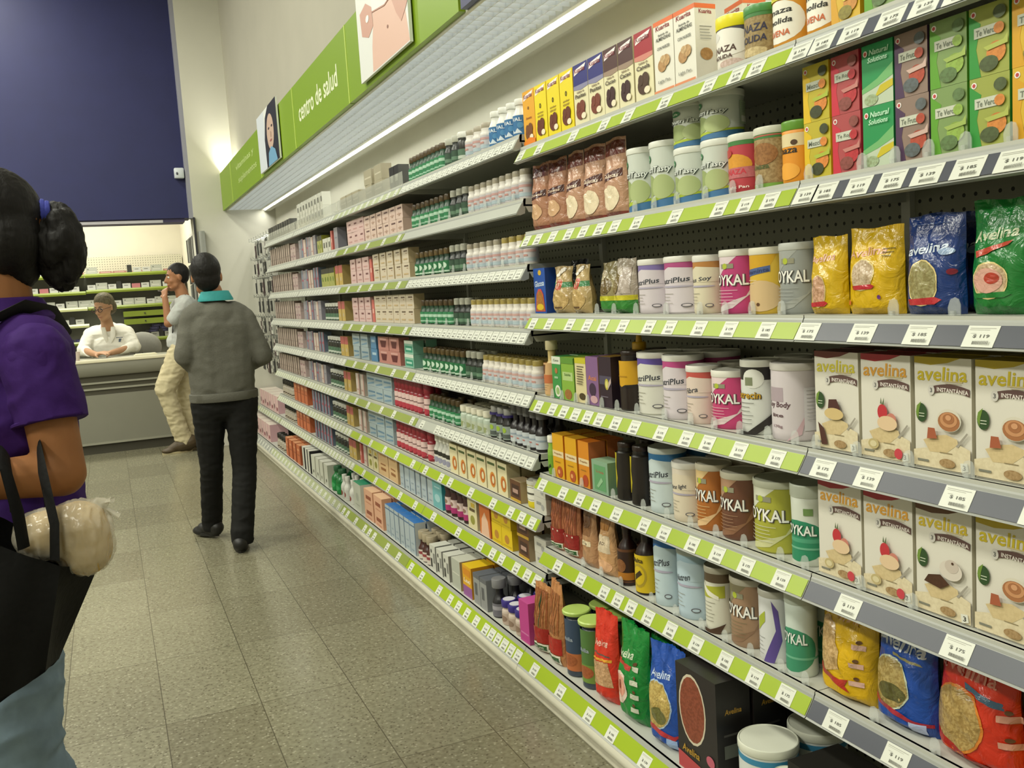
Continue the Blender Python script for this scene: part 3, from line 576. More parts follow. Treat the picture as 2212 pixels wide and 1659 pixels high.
# --- bags and tins of the middle shelves
def oats(W, H, T, body, ink, dec2, seed, word='avelina', oy=.32, orx=.30, ory=.22, ox=-.05, oat='c4b083', name='oat_bag', wy=.72, rib='b02830', tilt=.0, ww=.74, wh=.10):
    d = [('t',word,ox+.04,wy,ww,wh,ink,.25,.04),('e',ox,oy,orx+.02,ory+.015,ink if rib == 'x' else 'd8c488'),('e',ox,oy,orx,ory,c(oat)[:3]+(0.0,)),('p',[(ox-orx,oy-ory*.75),(ox+orx*.9,oy-ory*.65),(ox+orx*1.25,oy-ory*.78),(ox+orx*.9,oy-ory*.98),(ox-orx*.9,oy-ory*1.02)],rib)]
    return bag(name, W, H, T, body, d+dec2, seed)
ic = lambda x, col, ys=(.62,.48,.34,.20): [q for y in ys for q in (('r',x-.09,y-.05,x+.09,y,col),('e',x,y+.025,.035,.018,'5c3c20'))]
N_['b_y1'] = oats(.100,.158,.055,'c7a312','e0b0a0',[],11,'Avelina',.30,.22,.20,-.10,'c99f84')
N_['b_y2'] = oats(.130,.166,.06,'caa40f','d9a890',[('r',.22,.74,.42,.75,'6a5a20'),('r',.22,.70,.40,.71,'6a5a20'),('r',.22,.66,.36,.67,'6a5a20'),('e',.22,.20,.03,.025,'6a3a7a'),('e',-.38,.14,.05,.03,'c05a30')],12,'Avelina',.46,.22,.17,-.12,'c8b49a')
N_['b_bl'] = oats(.124,.178,.06,'10306e','c9d4e4',[('e',.30,.62,.12,.035,c('8fa6c8')[:3]+(.6,)),('e',.40,.42,.06,.03,'7a1c30'),('r',-.3,.90,.3,.905,'5068a0')],13,'avelina',.32,.27,.22,-.08,'9a9468',wy=.66)
N_['b_gr'] = oats(.118,.190,.06,'16702c','b8c0a0',[('p',[(-.30,.50),(.20,.60),(.28,.64),(-.34,.56)],'b0402c'),('e',-.1,.30,.24,.11,'d0a090'),('e',-.02,.32,.12,.05,'a83a28')],14,'Avelina',.30,.28,.15,-.08,'c8b090',wy=.70,rib='16702c')
N_['b_gr2'] = bag('oat_bag', .15,.278,.085,'0f7a30',[('t','Avelina',-.10,.70,.62,.10,'c4d4b8',.3,.05),('p',[(-.42,.58),(.12,.55),(.14,.60),(-.40,.63)],'b03a30'),('e',-.22,.33,.27,.17,'d9c3b4'),('e',-.20,.35,.20,.12,'d89a84'),('p',[(-.26,.40),(-.22,.40),(-.18,.31),(-.24,.31)],'8a2c1c'),('p',[(-.18,.42),(-.15,.42),(-.15,.31),(-.19,.31)],'8a2c1c')]+ic(.28,'c0c4b0'),21)
N_['b_re'] = bag('oat_bag', .115,.275,.07,'c8301e',[('t','Avelina',-.02,.66,.6,.08,'e0b0a0',.2,.03),('p',[(-.4,.44),(.3,.47),(.42,.20),(-.34,.18)],c('c8a078')[:3]+(.2,)),('r',-.3,.53,.35,.545,'5c5048'),('p',[(-.45,.48),(.4,.51),(.4,.48),(-.45,.46)],'d89a30')],22)
N_['b_b2'] = bag('oat_bag', .145,.278,.08,'1c4aa0',[('t','Avelina',-.05,.72,.6,.09,'c0d0ea',.3,.05),('e',-.10,.42,.40,.24,'a8c0d8'),('e',-.10,.42,.38,.225,c('c2aa64')[:3]+(0,)),('e',-.02,.32,.22,.08,c('6a6a38')[:3]+(.2,)),('p',[(-.45,.23),(.35,.17),(.48,.20),(.35,.12),(-.40,.17)],'b03038'),('r',.18,.03,.40,.13,'9ab4e0')],23)
N_['b_y6'] = bag('oat_bag', .155,.212,.09,'cba20e',[('t','avelina',-.05,.84,.7,.09,'dcae80',.2,-.03),('p',[(-.48,.32),(-.45,.74),(-.30,.80),(-.12,.70),(.02,.50),(.05,.32),(-.2,.26)],c('c4a472')[:3]+(0,)),('p',[(-.46,.30),(.05,.22),(.22,.26),(.14,.18),(.22,.12),(.05,.15),(-.42,.24)],'a82c20')]+ic(.32,'cfa898',(.62,.44,.26)),31)
N_['b_b6'] = bag('oat_bag', .145,.233,.085,'17469c',[('t','Avelina',.0,.74,.84,.12,'c6cede',.2,-.03),('p',[(-.1,.655),(.35,.62),(.38,.60),(-.08,.63)],'8a8458'),('e',-.12,.39,.36,.23,'b8c0a8'),('e',-.12,.39,.34,.215,c('a8945c')[:3]+(0,)),('e',-.05,.32,.24,.08,c('5c5a30')[:3]+(.1,)),('p',[(-.46,.24),(.3,.14),(.48,.13),(.48,.10),(.25,.11),(-.40,.18)],'9a2434'),('r',.22,.03,.42,.12,'b0bce0')],32)
N_['b_r6'] = bag('oat_bag', .170,.233,.09,'be2c16',[('t','avelina',-.05,.75,.78,.12,'d88c7c',.2,-.03),('p',[(-.05,.66),(.38,.58),(.40,.53),(-.04,.61)],'3c5a72'),('e',-.14,.35,.36,.27,'c8782c'),('e',-.15,.35,.34,.25,c('aa9058')[:3]+(0,)),('p',[(-.46,.20),(.3,.06),(.5,.04),(.5,0),(.2,.01),(-.40,.13)],'9c1810')]+ic(.44,'c8907c',(.5,.3)),33)
def nplus(name, r, h, band, txt='NutriPlus', body='cfc6cc', lid='dcdad2', tw=.9): return tin(name, r, h, body, [('r',-1.5,.84,1.5,1,band),('p',[(-1.5,.70),(-.6,.74),(0,.90),(.7,.86),(1.5,.80),(1.5,.60),(-1.5,.60)],body),('t',txt,.05,.64,tw,.10,'3c4048',.15,.06),('e',.10,.52,.5,.018,'a8a2b4')]+lines(-.4,.15,.38,4,.06,'8a8678')+[('e',.42,.16,.12,.035,'5c5a60'),('e',.42,.16,.09,.022,body),('r',.9,.15,1.3,.8,c('d8d2d4')[:3]+(1,))], lid=lid)
N_['np1'] = nplus('nutrition_tin', .056, .146, '7a6ca4'); N_['np2'] = nplus('nutrition_tin', .063, .147, 'a8487c'); N_['np3'] = nplus('nutrition_tin', .042, .143, 'b07a3c', 'Plus Soy', 'd3cab0')
N_['np4'] = nplus('nutrition_tin', .062, .172, '5c4a98', body='d0cfc4'); N_['np5'] = nplus('nutrition_tin', .054, .170, 'b0447c'); N_['np6'] = nplus('nutrition_tin', .044, .148, 'b85048', 'Fibra', 'd6c4b8', tw=.5)
N_['np7'] = nplus('nutrition_tin', .052, .182, '2c6a9c', body='bfccce', lid='c4cac6'); N_['np8'] = nplus('nutrition_tin', .050, .158, 'cfc4b4', 'fibras light', 'd2c6b0', tw=.6)
N_['np9'] = nplus('nutrition_tin', .043, .205, '2c6ab0', body='b9cad0', lid='b6c0bc'); N_['np10'] = nplus('nutrition_tin', .053, .190, '9ab4c4', 'Nutren', 'b3c6d2', lid='aab2b0', tw=.5)
def soy(name, r, h, main, up='d6d0c8', txt='SOYKAL', lid='dddbd0', lo=None, fg='ecebe4'): return tin(name, r, h, main, [('p',[(-1.2,.62),(-.2,.66),(.35,1),(-1.2,1)],up),('p',[(-.3,.02),(.2,.10),(.75,.42),(.85,.60),(.75,.60),(.5,.30),(-.3,.10)],lo or up),('r',-.12,.78,.25,.86,c('8c8a74')[:3]+(1,)),('e',.02,.82,.07,.05,'a8b438')]+outline(txt,.06,.58,1.0,.19,fg,'4a4440',.0)+lines(-.3,.35,.40,5,.055,up), lid=lid)
N_['so_pk'] = soy('soy_drink_tin', .054, .150, 'b63c74', 'd8c8cc'); N_['so_gy'] = soy('soy_drink_tin', .048, .152, '8f9390', '9c9f9a', lid='b8bab4'); N_['so_pk2'] = soy('soy_drink_tin', .054, .142, 'bc3f70', 'dcc8c8')
N_['so_gd'] = tin('vitamin_drink_tin', .047, .148, 'd0ac38', [('p',[(-1.2,.70),(.4,.78),(.6,1),(-1.2,1)],'c89a1c'),('p',[(-.5,.60),(.42,.70),(.42,.80),(-.5,.72)],'4a5e8c'),('t','Vitaminta',0,.71,.8,.07,'2c3a68',.2,.06),('e',.15,.30,.55,.26,'cdb083'),('e',.1,.16,.05,.03,'5c3c20')]+lines(-.5,.1,.56,2,.05,'d8ccb0'), lid='dad6c4')
N_['so_or'] = soy('soy_drink_tin', .045, .170, 'a8662c', 'd8ba84', lid='c9c2ae', lo='dcb888'); N_['so_br'] = soy('soy_drink_tin', .052, .166, '6a4432', 'a88468', lid='c6c1ae', lo='8a6248'); N_['so_gn'] = soy('soy_drink_tin', .062, .168, 'a5a53c', 'cfd0bc', lid='c0c2ae', lo='c8c894')
N_['so_tn'] = soy('soy_drink_tin', .052, .172, '9a7c62', '7c7458', lid='b3ae9e', lo='8a6c54'); N_['bw'] = tin('nutrition_tin', .044, .173, 'd0d2cc', [('r',-1.5,.80,1.5,1,'201c1a'),('e',.25,.82,.3,.14,'d8d8d0'),('r',.02,.72,.25,.84,'7a8064')]+outline('Nutrecin',.0,.58,.9,.10,'c89c2c','4a3a1c',.1)+lines(-.4,.3,.46,6,.06,'6a6a64')+[('p',[(-.4,.06),(.1,.04),(.7,.30),(.75,.42),(.85,.42),(.8,.20),(.3,0),(-.4,0)],'2a2624')], lid='d6d5cc')
N_['wp'] = tin('nutrition_tin', .056, .172, 'cdc4c8', [('r',-.35,.55,.15,.75,c('a898a0')[:3]+(1,)),('t','Soy Body',.0,.50,.6,.10,'5c4048',.2),('t','lite',.0,.36,.3,.05,'5c4048'),('t','170g',.0,.2,.25,.05,'8a7078'),('p',[(.2,0),(.5,.1),(.6,.4),(.4,.15)],'c8a8b0'),('r',.55,.15,1.2,.75,'d2ced2')]+lines(.6,1.1,.7,9,.05,'a8a4a8'), lid='cfcac4')
N_['vi'] = tin('nutrition_tin', .040, .172, 'cfd0d0', [('p',[(0,.0),(.35,.0),(.6,.35),(.5,.8),(.3,.95),(.42,.5)],'5c4a90'),('p',[(-.2,.45),(.1,.62),(.1,.78),(-.2,.65)],'a0ac38'),('r',.75,.1,1.3,.8,'c4c8c0')]+lines(-.4,.1,.36,5,.06,'8a8a88')+lines(.8,1.2,.75,9,.05,'a0a49c'), lid='b4b2a8')
N_['gw'] = tin('nutrition_tin', .040, .172, 'd2d0c0', [('r',-1.5,.84,1.5,1,'5c4c38'),('p',[(-.6,.56),(.6,.60),(.6,.80),(-.6,.74)],'a8aa34'),('p',[(-.5,.84),(0,.62),(.4,.56),(.4,.62),(0,.72),(-.3,.86)],'e0dccc')]+lines(-.4,.3,.50,6,.06,'8a8678')+[('p',[(-.4,.0),(.4,.0),(.6,.18),(.1,.06),(-.4,.06)],'4a3426')], lid='aea999')
N_['teal'] = tin('soy_drink_jar', .040, .180, 'cdd2c6', [('e',.05,.36,.85,.30,'2c8460'),('r',-1.2,.34,1.4,.40,'4c9a78'),('r',-1.2,.24,1.4,.27,'6aac8c'),('r',.25,.74,.5,.84,'6c8a50')]+outline('SOYKAL',.05,.52,1.05,.15,'e6eae2','3c6050'), lid='bcc2b4', lidh=.026, waist=.04)
N_['teal2'] = tin('soy_drink_jar', .036, .195, 'c6d0c8', [('e',.05,.36,.85,.30,'3c8a68'),('r',-1.2,.24,1.4,.27,'6aac8c')]+outline('SOYKAL',.05,.52,1.05,.15,'dfe6de','3c6050'), lid='adb4a8', lidh=.026, waist=.04)
# --- boxes and bottles of the middle shelves
N_['snack'] = carton('snack_box', .088, .06, .150, '1c4a9c', [('e',.05,.90,.14,.06,'c8a428'),('t','Glucosa',0,.66,.82,.13,'c8d8ec',.1,.03),('p',[(-.42,.04),(.42,.04),(.30,.42),(.12,.54),(-.12,.54),(-.30,.42)],'c04440'),('p',[(-.36,.06),(.36,.06),(.26,.40),(.10,.49),(-.10,.49),(-.26,.40)],c('a8702c')[:3]+(0,)),('e',0,.14,.30,.07,'cfae20')], side='183c84')
N_['pasta'] = bag('pasta_bag', .112,.150,.06,'b09868',[('r',-.5,.55,.5,.66,'3a7a4a'),('e',0,.60,.20,.12,'b05038'),('t','P',0,.60,.1,.10,'e8dcc8'),('e',0,.28,.42,.22,c('c0a46c')[:3]+(.2,)),('r',-.2,.10,.2,.14,'5c4428'),('p',[(-.3,.8),(-.1,.78),(.3,.95),(.1,.98)],'d8cfc0')],41,pinch=.22)
N_['nuts'] = bag('nut_bag', .110,.150,.07,'8c8058',[('r',-.5,.0,.5,.24,'2c7a2c'),('r',-.5,.24,.5,.33,'b8b424'),('e',0,.52,.3,.16,c('6a5830')[:3]+(0,)),('e',-.25,.75,.2,.1,c('c8bca0')[:3]+(.3,))],42)
N_['nuts2'] = bag('nut_bag', .105,.155,.07,'a89c8c',[('r',-.5,.0,.5,.24,'2c7a2c'),('r',-.5,.24,.5,.33,'c0b828'),('r',.0,.36,.42,.84,'ada096'),('e',-.2,.55,.2,.2,c('7a6a40')[:3]+(0,))],43)
N_['blk'] = bag('dark_bag', .12,.17,.07,'17171c',[('e',0,.5,.2,.1,'26262e')],44)
N_['pear'] = bottle('syrup_bottle', .030, .186, 'c9b178', 'c8a070', [('r',-.9,.35,.9,.62,'b8683c'),('p',[(-.2,.62),(.0,.66),(.1,.95),(-.1,.95)],'5c3a24')]+lines(-.3,.3,.28,3,.07), cap='cfc39a', capr=.7, sh=.5, lz=(.04,.72), caph=.03)
def flat(W, H, body, dec, top=None, side=None, name='tea_box'): return carton(name, W, .06, H, body, dec, top=top, side=side)
N_['g_co'] = flat(.064,.138,'3c8a44',[('r',-.5,.82,.5,1,'cfd4c4'),('t','Coco',0,.91,.6,.06,'3a4a34'),('e',0,.66,.15,.07,'a86a3c'),('e',.1,.18,.30,.14,'dcdccc'),('e',.1,.18,.20,.09,'8fae6c'),('t','coco',0,.5,.4,.05,'cfe4c8')],side='2f7038',name='soap_box')
N_['g_al'] = flat(.088,.138,'7fa63c',[('r',-.4,.46,.4,.66,'a8c07c'),('t','Sabila',0,.60,.5,.06,'4a6a2c'),('e',0,.14,.28,.12,c('9a6a34')[:3]+(.4,)),('r',-.5,.86,.5,1,'5c8a34')],side='5c8a34',name='soap_box')
N_['y_ca'] = flat(.072,.140,'cfc396',[('r',-.5,.88,.5,1,'bcb42c'),('e',.1,.14,.3,.08,c('4a3c20')[:3]+(.3,))]+lines(-.3,.35,.80,8,.055,'5c5440',.02),top='c4bc40',side='b8a884',name='soap_box')
N_['p_ac'] = flat(.076,.148,'7d5a86',[('t','Acai',0,.56,.7,.10,'c87a3c'),('e',0,.32,.28,.14,'3c2840'),('e',.1,.12,.3,.08,'c09aa0')],side='8a6a5c',name='soap_box')
N_['drk'] = carton('supplement_box', .072, .06, .152, '2c1c2a', [('r',-.5,.45,.5,.62,'4a4458'),('e',.12,.46,.16,.11,'b4a83c'),('e',.12,.46,.11,.07,'d0c878'),('r',-.4,.2,.2,.22,'6a6070'),('p',[(.2,.35),(.5,.5),(.5,.6),(.3,.5)],'b8a4a0')], top='8a6a24', side='241a24')
N_['hon'] = bottle('squeeze_bottle', .026, .190, '20181c', None, cap='d8a814', capr=.80, caph=.030, sh=.60)
hz = MB(); hz.lathe([(.010,.188),(.008,.205),(.004,.228),(.0035,.232)], c('d8a814'), 16); N_['hon'][2].append(('nozzle', hz.mesh('nozzle', P_PLAS)))
N_['byl'] = bottle('malt_bottle', .037, .172, '241a16', 'c8981c', [('p',[(-1.6,0),(1.6,0),(1.6,.15),(.2,.10),(0,.02),(-.2,.1),(-1.6,.15)],'1c1614'),('e',-.3,.78,.10,.14,'1c1614'),('r',-.3,.40,.3,.44,'a87c14')], cap='2a1c16', capr=.86, caph=.012, neck=.82, sh=.78, lz=(.42,.90))
N_['o_bx'] = carton('supplement_box', .080, .06, .148, 'd09a14', [('r',-.5,.48,.5,.62,'d8c49a'),('t','Propoleo',0,.55,.7,.06,'8a5a28'),('e',.1,.15,.26,.13,'a8481c'),('e',.04,.15,.10,.05,'d89a5c'),('r',-.3,.36,.2,.38,'9a6a14')], top='d8a020', side='cc7a1c')
N_['o_bx2'] = carton('supplement_box', .070, .06, .148, 'cc8018', [('r',-.5,.48,.5,.62,'d8c49a'),('t','Propoleo',0,.55,.7,.06,'8a5a28'),('e',.1,.15,.26,.13,'a8401c'),('r',-.3,.36,.2,.38,'9a6a14')], top='d07018', side='b8683c')
N_['g_lo'] = carton('tea_box', .100, .06, .100, '7fa084', [('r',-.36,.08,.36,.86,'5c9464'),('t','Te Verde',0,.66,.5,.08,'a86a50'),('p',[(-.2,.2),(.1,.5),(.2,.4),(-.1,.15)],'8ab48a')], top='8aa888', side='6c8c70')
N_['g_bt'] = bottle('lotion_bottle', .020, .134, '7ea63a', '6c9c2c', [('p',[(-.2,.1),(.3,.3),(.2,.5)],'20401c')], cap='dedccf', capr=.95, caph=.022, neck=.8, sh=.7)
N_['malt'] = bottle('malt_bottle', .034, .172, '17120f', '1c1512', [('p',[(-1.3,0),(-.15,0),(-.02,.3),(-.1,.6),(-.02,1),(-1.3,1)],'b8a818')], cap='2c1d18', capr=.80, caph=.014, neck=.76, sh=.86, lz=(.22,.90))
N_['stk'] = bag('breadstick_bag', .096,.222,.05,'b4704c',[(('r'),-.48+.12*i,.36,-.42+.12*i,.92,'8c4a30') for i in range(8)]+[('p',[(-.48,.14),(.48,.14),(.48,.36),(-.48,.36)],'8a1e1c'),('r',-.44,.04,.44,.13,'d8d4c4'),('r',-.40,.055,.40,.115,'2c5c30'),('t','ENROLLADO',0,.085,.6,.03,'d8d8c8'),('e',-.3,.33,.03,.014,'e0d0c0'),('e',0,.33,.03,.014,'e0d0c0'),('e',.3,.33,.03,.014,'e0d0c0')],51,pinch=.0,m=P_FILM)
N_['twi'] = bag('snack_bag', .092,.205,.05,'a9805c',[('p',[(-.4,.5),(.3,.5),(.4,.95),(-.4,.95)],'7c5434'),('r',-.2,.34,.3,.42,'d8c8a8'),('t','12oz',0,.38,.3,.04,'3a2a1c'),('e',0,.72,.3,.10,'5c3a22')],52,pinch=.3)
N_['twi2'] = bag('snack_bag', .092,.205,.055,'c79a6c',[('r',-.35,.36,.35,.62,'cbb89c'),('t','8 OZ',0,.5,.3,.05,'3a2a1c'),('e',0,.15,.4,.1,'d8a880'),('p',[(-.3,.7),(.3,.7),(.4,.95),(-.4,.95)],'a8743c')],53,pinch=.3)
N_['wine'] = bottle('malt_syrup_bottle', .031, .200, '24100e', '5c3820', [('r',-1,.05,1,.92,'2c1812'),('r',-.8,.08,.8,.3,'a86c20'),('e',.1,.5,.3,.2,c('8a5a34')[:3]+(.2,))], cap='3a1410', capr=.5, caph=.03, neck=.42, sh=.56, lz=(.06,.66))
N_['yeb'] = bottle('malt_syrup_bottle', .036, .215, '20100c', 'cbae1c', [('e',.1,.45,.38,.32,'a8902c'),('e',.1,.45,.30,.25,'cbae1c'),('p',[(-.1,.3),(.3,.5),(.2,.6),(-.1,.45)],'3a2c14'),('t','Malta',.05,.86,.6,.12,'3a2c14')], cap='2a1410', capr=.5, caph=.03, neck=.42, sh=.56, lz=(.04,.64))
# --- porridge boxes
def avel(W, H, top, ink, pic):
    d = [('p',[(-.5,1),(-.5,.945),(-.2,.93),(.1,.955),(.32,1)],top),('t','avelina',.0,.855,.88,.125,ink,.15,.012),('r',.0,.79,.36,.802,'c8b884'),('r',.06,.775,.34,.781,'bfb39a')]
    bp = [(-.14+.62*t/8, .715+.028*sin(pi*t/8)-.01*t/8) for t in range(9)]
    d += [('p',[(a, b+.034) for a, b in bp]+[(a, b-.030) for a, b in reversed(bp)],'5c4440'),('t','INSTANTÁNEA',.19,.720,.54,.046,'e0d8d0',0,-.012),('e',-.18,.71,.06,.045,'c4c0b8'),('t','3',-.18,.71,.04,.04,'5c5c5c')]
    if pic != 'fresa': d += [('e',-.36,.50,.10,.085,'2f4a28'),('p',[(-.46,.50),(-.44,.56),(-.36,.60),(-.40,.52),(-.42,.44)],'6c8a38'),('r',-.40,.49,-.30,.497,'c8d0b8'),('r',-.40,.465,-.30,.472,'c8d0b8')]
    d += [('p',[(-.5,.02),(.5,.02),(.5,.22),(.3,.26),(-.2,.20),(-.5,.16)],c('d8ccac')[:3]+(.7,)),('p',[(-.32,.26),(-.1,.31),(.1,.33),(.28,.30),(.30,.26),(.1,.17),(-.2,.16)],c('ccb88c')[:3]+(.75,)),('p',[(.26,.24),(.30,.23),(.47,.36),(.45,.37)],'9a9488'),('r',-.02,.165,.20,.172,'8a7c5c'),('r',-.42,.065,-.22,.085,'7a7a6c'),('p',[(.36,.02),(.48,.04),(.46,.11),(.34,.10)],'d8d8cc'),('t','3',.41,.065,.05,.045,'3a3a36'),('e',.12,.08,.14,.04,c('a88c64')[:3]+(.1,))]
    if pic == 'choc': d += [('p',[(-.16,.34),(-.12,.52),(.06,.53),(.14,.44),(.10,.36)],'4c2c28'),('r',-.08,.42,.08,.43,'c08a80'),('p',[(-.38,.28),(-.24,.22),(-.16,.06),(-.30,.05)],'4c2c24'),('e',0,.38,.22,.06,'cbb27c')]
    if pic == 'fresa': d += [('e',-.02,.46,.10,.075,'b8323a'),('p',[(-.06,.54),(-.04,.60),(-.02,.54),(.02,.60),(.02,.53)],'5c6a48'),('e',.16,.40,.10,.06,'c07a6a'),('e',.08,.36,.20,.07,'d8bc98'),('e',.30,.09,.08,.05,'c0404a'),('e',-.20,.15,.11,.05,'b8a878'),('e',-.20,.15,.07,.03,'d0c49c')]
    if pic == 'dulce': d += [('e',.16,.46,.21,.10,'cfc9b8'),('e',.16,.45,.19,.085,'a06a44'),('e',.16,.465,.15,.065,'bf8a60'),('e',.16,.475,.10,.045,'a06a44'),('e',.16,.485,.05,.024,'c8946c'),('p',[(-.22,.28),(-.20,.38),(-.08,.38),(-.04,.29)],'a0583c')]
    if pic == 'cafe': d += [('e',.18,.46,.20,.09,'cfc6ba'),('e',.20,.50,.12,.06,'c0b4a8'),('p',[(-.30,.30),(-.22,.37),(0,.40),(.16,.33),(.0,.27)],c('4c3020')[:3]+(.4,)),('e',.22,.53,.02,.012,'4a3020')]
    return carton('porridge_box', W, .055, H, 'd4d0c4', d, top=top, side='cfc9b4')
N_['av_ch'] = avel(.122,.204,'6a2c24','c8bc40','choc'); N_['av_fr'] = avel(.122,.204,'a02630','d0983c','fresa'); N_['av_du'] = avel(.122,.204,'b09a1c','c0ac28','dulce'); N_['av_ca'] = avel(.122,.204,'5c3a20','c4ac34','cafe')
# --- base shelf
N_['stk2'] = bag('breadstick_bag', .100,.240,.06,'b47c4c',[(('r'),-.48+.12*i,.40,-.42+.12*i,.92,'94552f') for i in range(8)]+[('r',.06,.10,.10,.90,'2c4a2c'),('p',[(-.48,.16),(.48,.16),(.48,.38),(-.48,.38)],'9c221c'),('r',-.44,.03,.44,.15,'dcd8c8'),('r',-.40,.055,.40,.125,'2c5c30'),('t','ENROLLADO',0,.09,.6,.03,'d8d8c8')],61,pinch=.0)
N_['stk3'] = bag('breadstick_bag', .104,.278,.06,'b57d4e',[(('r'),-.48+.12*i,.38,-.42+.12*i,.88,'9a5c34') for i in range(8)]+[('p',[(-.48,.14),(.48,.14),(.48,.34),(-.48,.34)],'a8261e'),('r',-.44,.02,.44,.13,'dcd8c8'),('r',-.40,.045,.40,.105,'2c5c30')],62,pinch=.0)
def juice(mid, low): 
    p = bottle('juice_bottle', .040, .215, '3c4450', mid, [('r',-1.6,.0,1.6,.34,low),('e',.1,.2,.4,.12,c('a05a34')[:3]+(.3,)),('t','Sabila',0,.62,.7,.08,'9aa4b0')], cap='b0c868', capr=1.16, caph=.012, neck=.80, sh=.86, lz=(.10,.93)); return p
N_['ju1'] = juice('35455c', 'b5683c'); N_['ju2'] = juice('4c7038', '6c8a3c')
N_['gran'] = carton('granola_box', .17, .10, .280, '241f1e', [('e',-.10,.62,.34,.33,'c9bfa8'),('e',-.10,.62,.31,.305,c('8a4630')[:3]+(.0,)),('p',[(-.5,0),(.5,0),(.5,.10),(-.5,.16)],'b04448'),('t','Avelina',-.16,.215,.44,.07,'b0882c',.25),('e',.33,.25,.10,.05,'b85a6c')], top='1c1816', side='1a1716', sidedec=[('t','Avelina',0,.72,.5,.05,'b0882c',.3),('r',-.3,.5,.3,.52,'4a4844'),('r',-.3,.3,.3,.42,'5c6058'),('r',-.4,.06,-.2,.12,'c8c8c0')])
N_['wtub2'] = tin('nutrition_tub', .033, .150, 'd2d6d2', [('r',-1.5,.86,1.5,.95,'3c84a8')], lid='d6d8c8', lidh=.018)
N_['wtub'] = tin('nutrition_tub', .068, .175, 'd2d6d2', [('r',-1.5,.86,1.5,.95,'3c84a8'),('t','Soyane',-.1,.40,.8,.14,'3c3430',.1),('e',.4,.7,.3,.1,'b8c4b8')], lid='d6d8c8', lidh=.018)
N_['blkb'] = carton('dark_box', .19, .14, .210, '14120f', [('t','DaVita',-.15,.50,.60,.20,'b8b4a8',.1),('r',-.4,.8,-.25,.86,'6c6c66')], top='1c1a17', side='100e0c')
# ================================================================ NEAR BAYS, ITEM BY ITEM
DK = [z+.0505 for z in NEAR]; XFR = 1.337
SH = {0:'top shelf of the lime-railed bay', 1:'second shelf', 2:'third shelf', 3:'fourth shelf', 4:'fifth shelf', 5:'sixth shelf'}
def depth_of(pr):
    ys = [v.co.y for v in pr[1].vertices]+[v.co.y for k in pr[2] for v in k[1].vertices]; return min(ys), max(ys)
def near(level, key, y, label, cat, behind=0, bl=None, x=None, rz=0.0, dz=0.0, base=False):
    pr = N_[key]; lo, hi = depth_of(pr); d = hi-lo
    xf = (1.247 if base else XFR) if x is None else x
    z = (.1405 if base else DK[level])+dz
    r = random.Random(int(y*1000)+level); out = []
    g = None
    for k in range(behind+1):
        lab = label if k == 0 else (bl or ' '.join(label.split()[:11])+', behind the front one')
        o = put(pr, y, xf-lo+k*(d+.006), z, lab, cat, None if k == 0 else 'stock behind the front row', rz, r.uniform(-.03,.03) if k else 0)
        out.append(o)
    return out
nr = near
# top shelf, y runs from the far joint 2.87 towards the camera
nr(0,'c_or',2.822,'orange cookie carton at the far end of the top shelf','carton')
for y, w_ in ((2.732,'first, beside the orange carton'),(2.641,'middle one of three'),(2.551,'nearest, beside the blue carton')): nr(0,'c_ye',y,'yellow cookie carton on the top shelf, %s' % w_,'carton')
for y, w_ in ((2.459,'next to the yellow cartons'),(2.368,'next to the brown cartons')): nr(0,'c_bl',y,'blue-topped Pasitas cookie carton, %s' % w_,'carton')
for y, w_ in ((2.283,'next to the blue cartons'),(2.203,'next to the red carton')): nr(0,'c_br',y,'brown-topped Cacao cookie carton, %s' % w_,'carton')
nr(0,'c_rd',2.113,'red-topped Canela cookie carton on the top shelf','carton')
for y, w_ in ((2.018,'next to the red carton'),(1.927,'middle one, tallest looking')): nr(0,'c_al',y,'white and orange almond drink carton, %s' % w_,'carton')
put(N_['c_al'], 1.868, 1.475, DK[0], 'white and orange almond drink carton behind the yellow-lidded tub', 'carton', rz=-.15)
nr(0,'tubY',1.783,'white tub with yellow lid reading LINAZA on the top shelf','tub')
nr(0,'jarG',1.684,'linseed jar with green band on the top shelf','jar',1)
nr(0,'jarA',1.590,'jar reading linaza molida AVENA at the end of the top shelf','jar',1)
# second shelf
nr(1,'foil',2.815,'brown foil cookie bag at the far end of the second shelf','bag'); nr(1,'foil',2.690,'brown foil cookie bag, second from the far end','bag',rz=.05)
nr(1,'foil2',2.565,'tall shiny cookie bag with pale window, third from the far end','bag',rz=-.06); nr(1,'foil2',2.445,'tall shiny cookie bag with pale window, fourth from the far end','bag',rz=.08); nr(1,'foil2',2.322,'cookie bag with pale window beside the first white tub','bag')
nr(1,'tas',2.202,'tall white shake mix tub beside the cookie bags','tub'); nr(1,'tas',2.088,'tall white shake mix tub, second from the cookie bags','tub')
nr(1,'tas2',1.974,'short shake mix tub below the narrow stacked one','tub'); nr(1,'tas2',1.859,'short shake mix tub beside the red jar','tub')
nr(1,'tas3',1.974,'shake mix tub stacked on top, far one of two','tub',dz=.1365,rz=.5); nr(1,'tas3',1.859,'shake mix tub stacked on top, near one of two','tub',dz=.1365,rz=.1)
nr(1,'tubR',1.757,'red linseed jar with white lid on the second shelf','jar'); nr(1,'jarN',1.664,'brown grainy linseed jar with green stripe and white lid','jar',1); nr(1,'jarO',1.574,'orange linseed jar with green lid next to the tea boxes','jar',1)
TB = [(1.485,'t_ye','yellow'),(1.405,'t_re','red'),(1.324,'t_em','emerald green'),(1.246,'t_pu','purple and brown'),(1.168,'t_lg','light green Te Verde'),(1.089,'t_gr','green and orange Te Verde'),(1.010,'t_yy','golden yellow')]
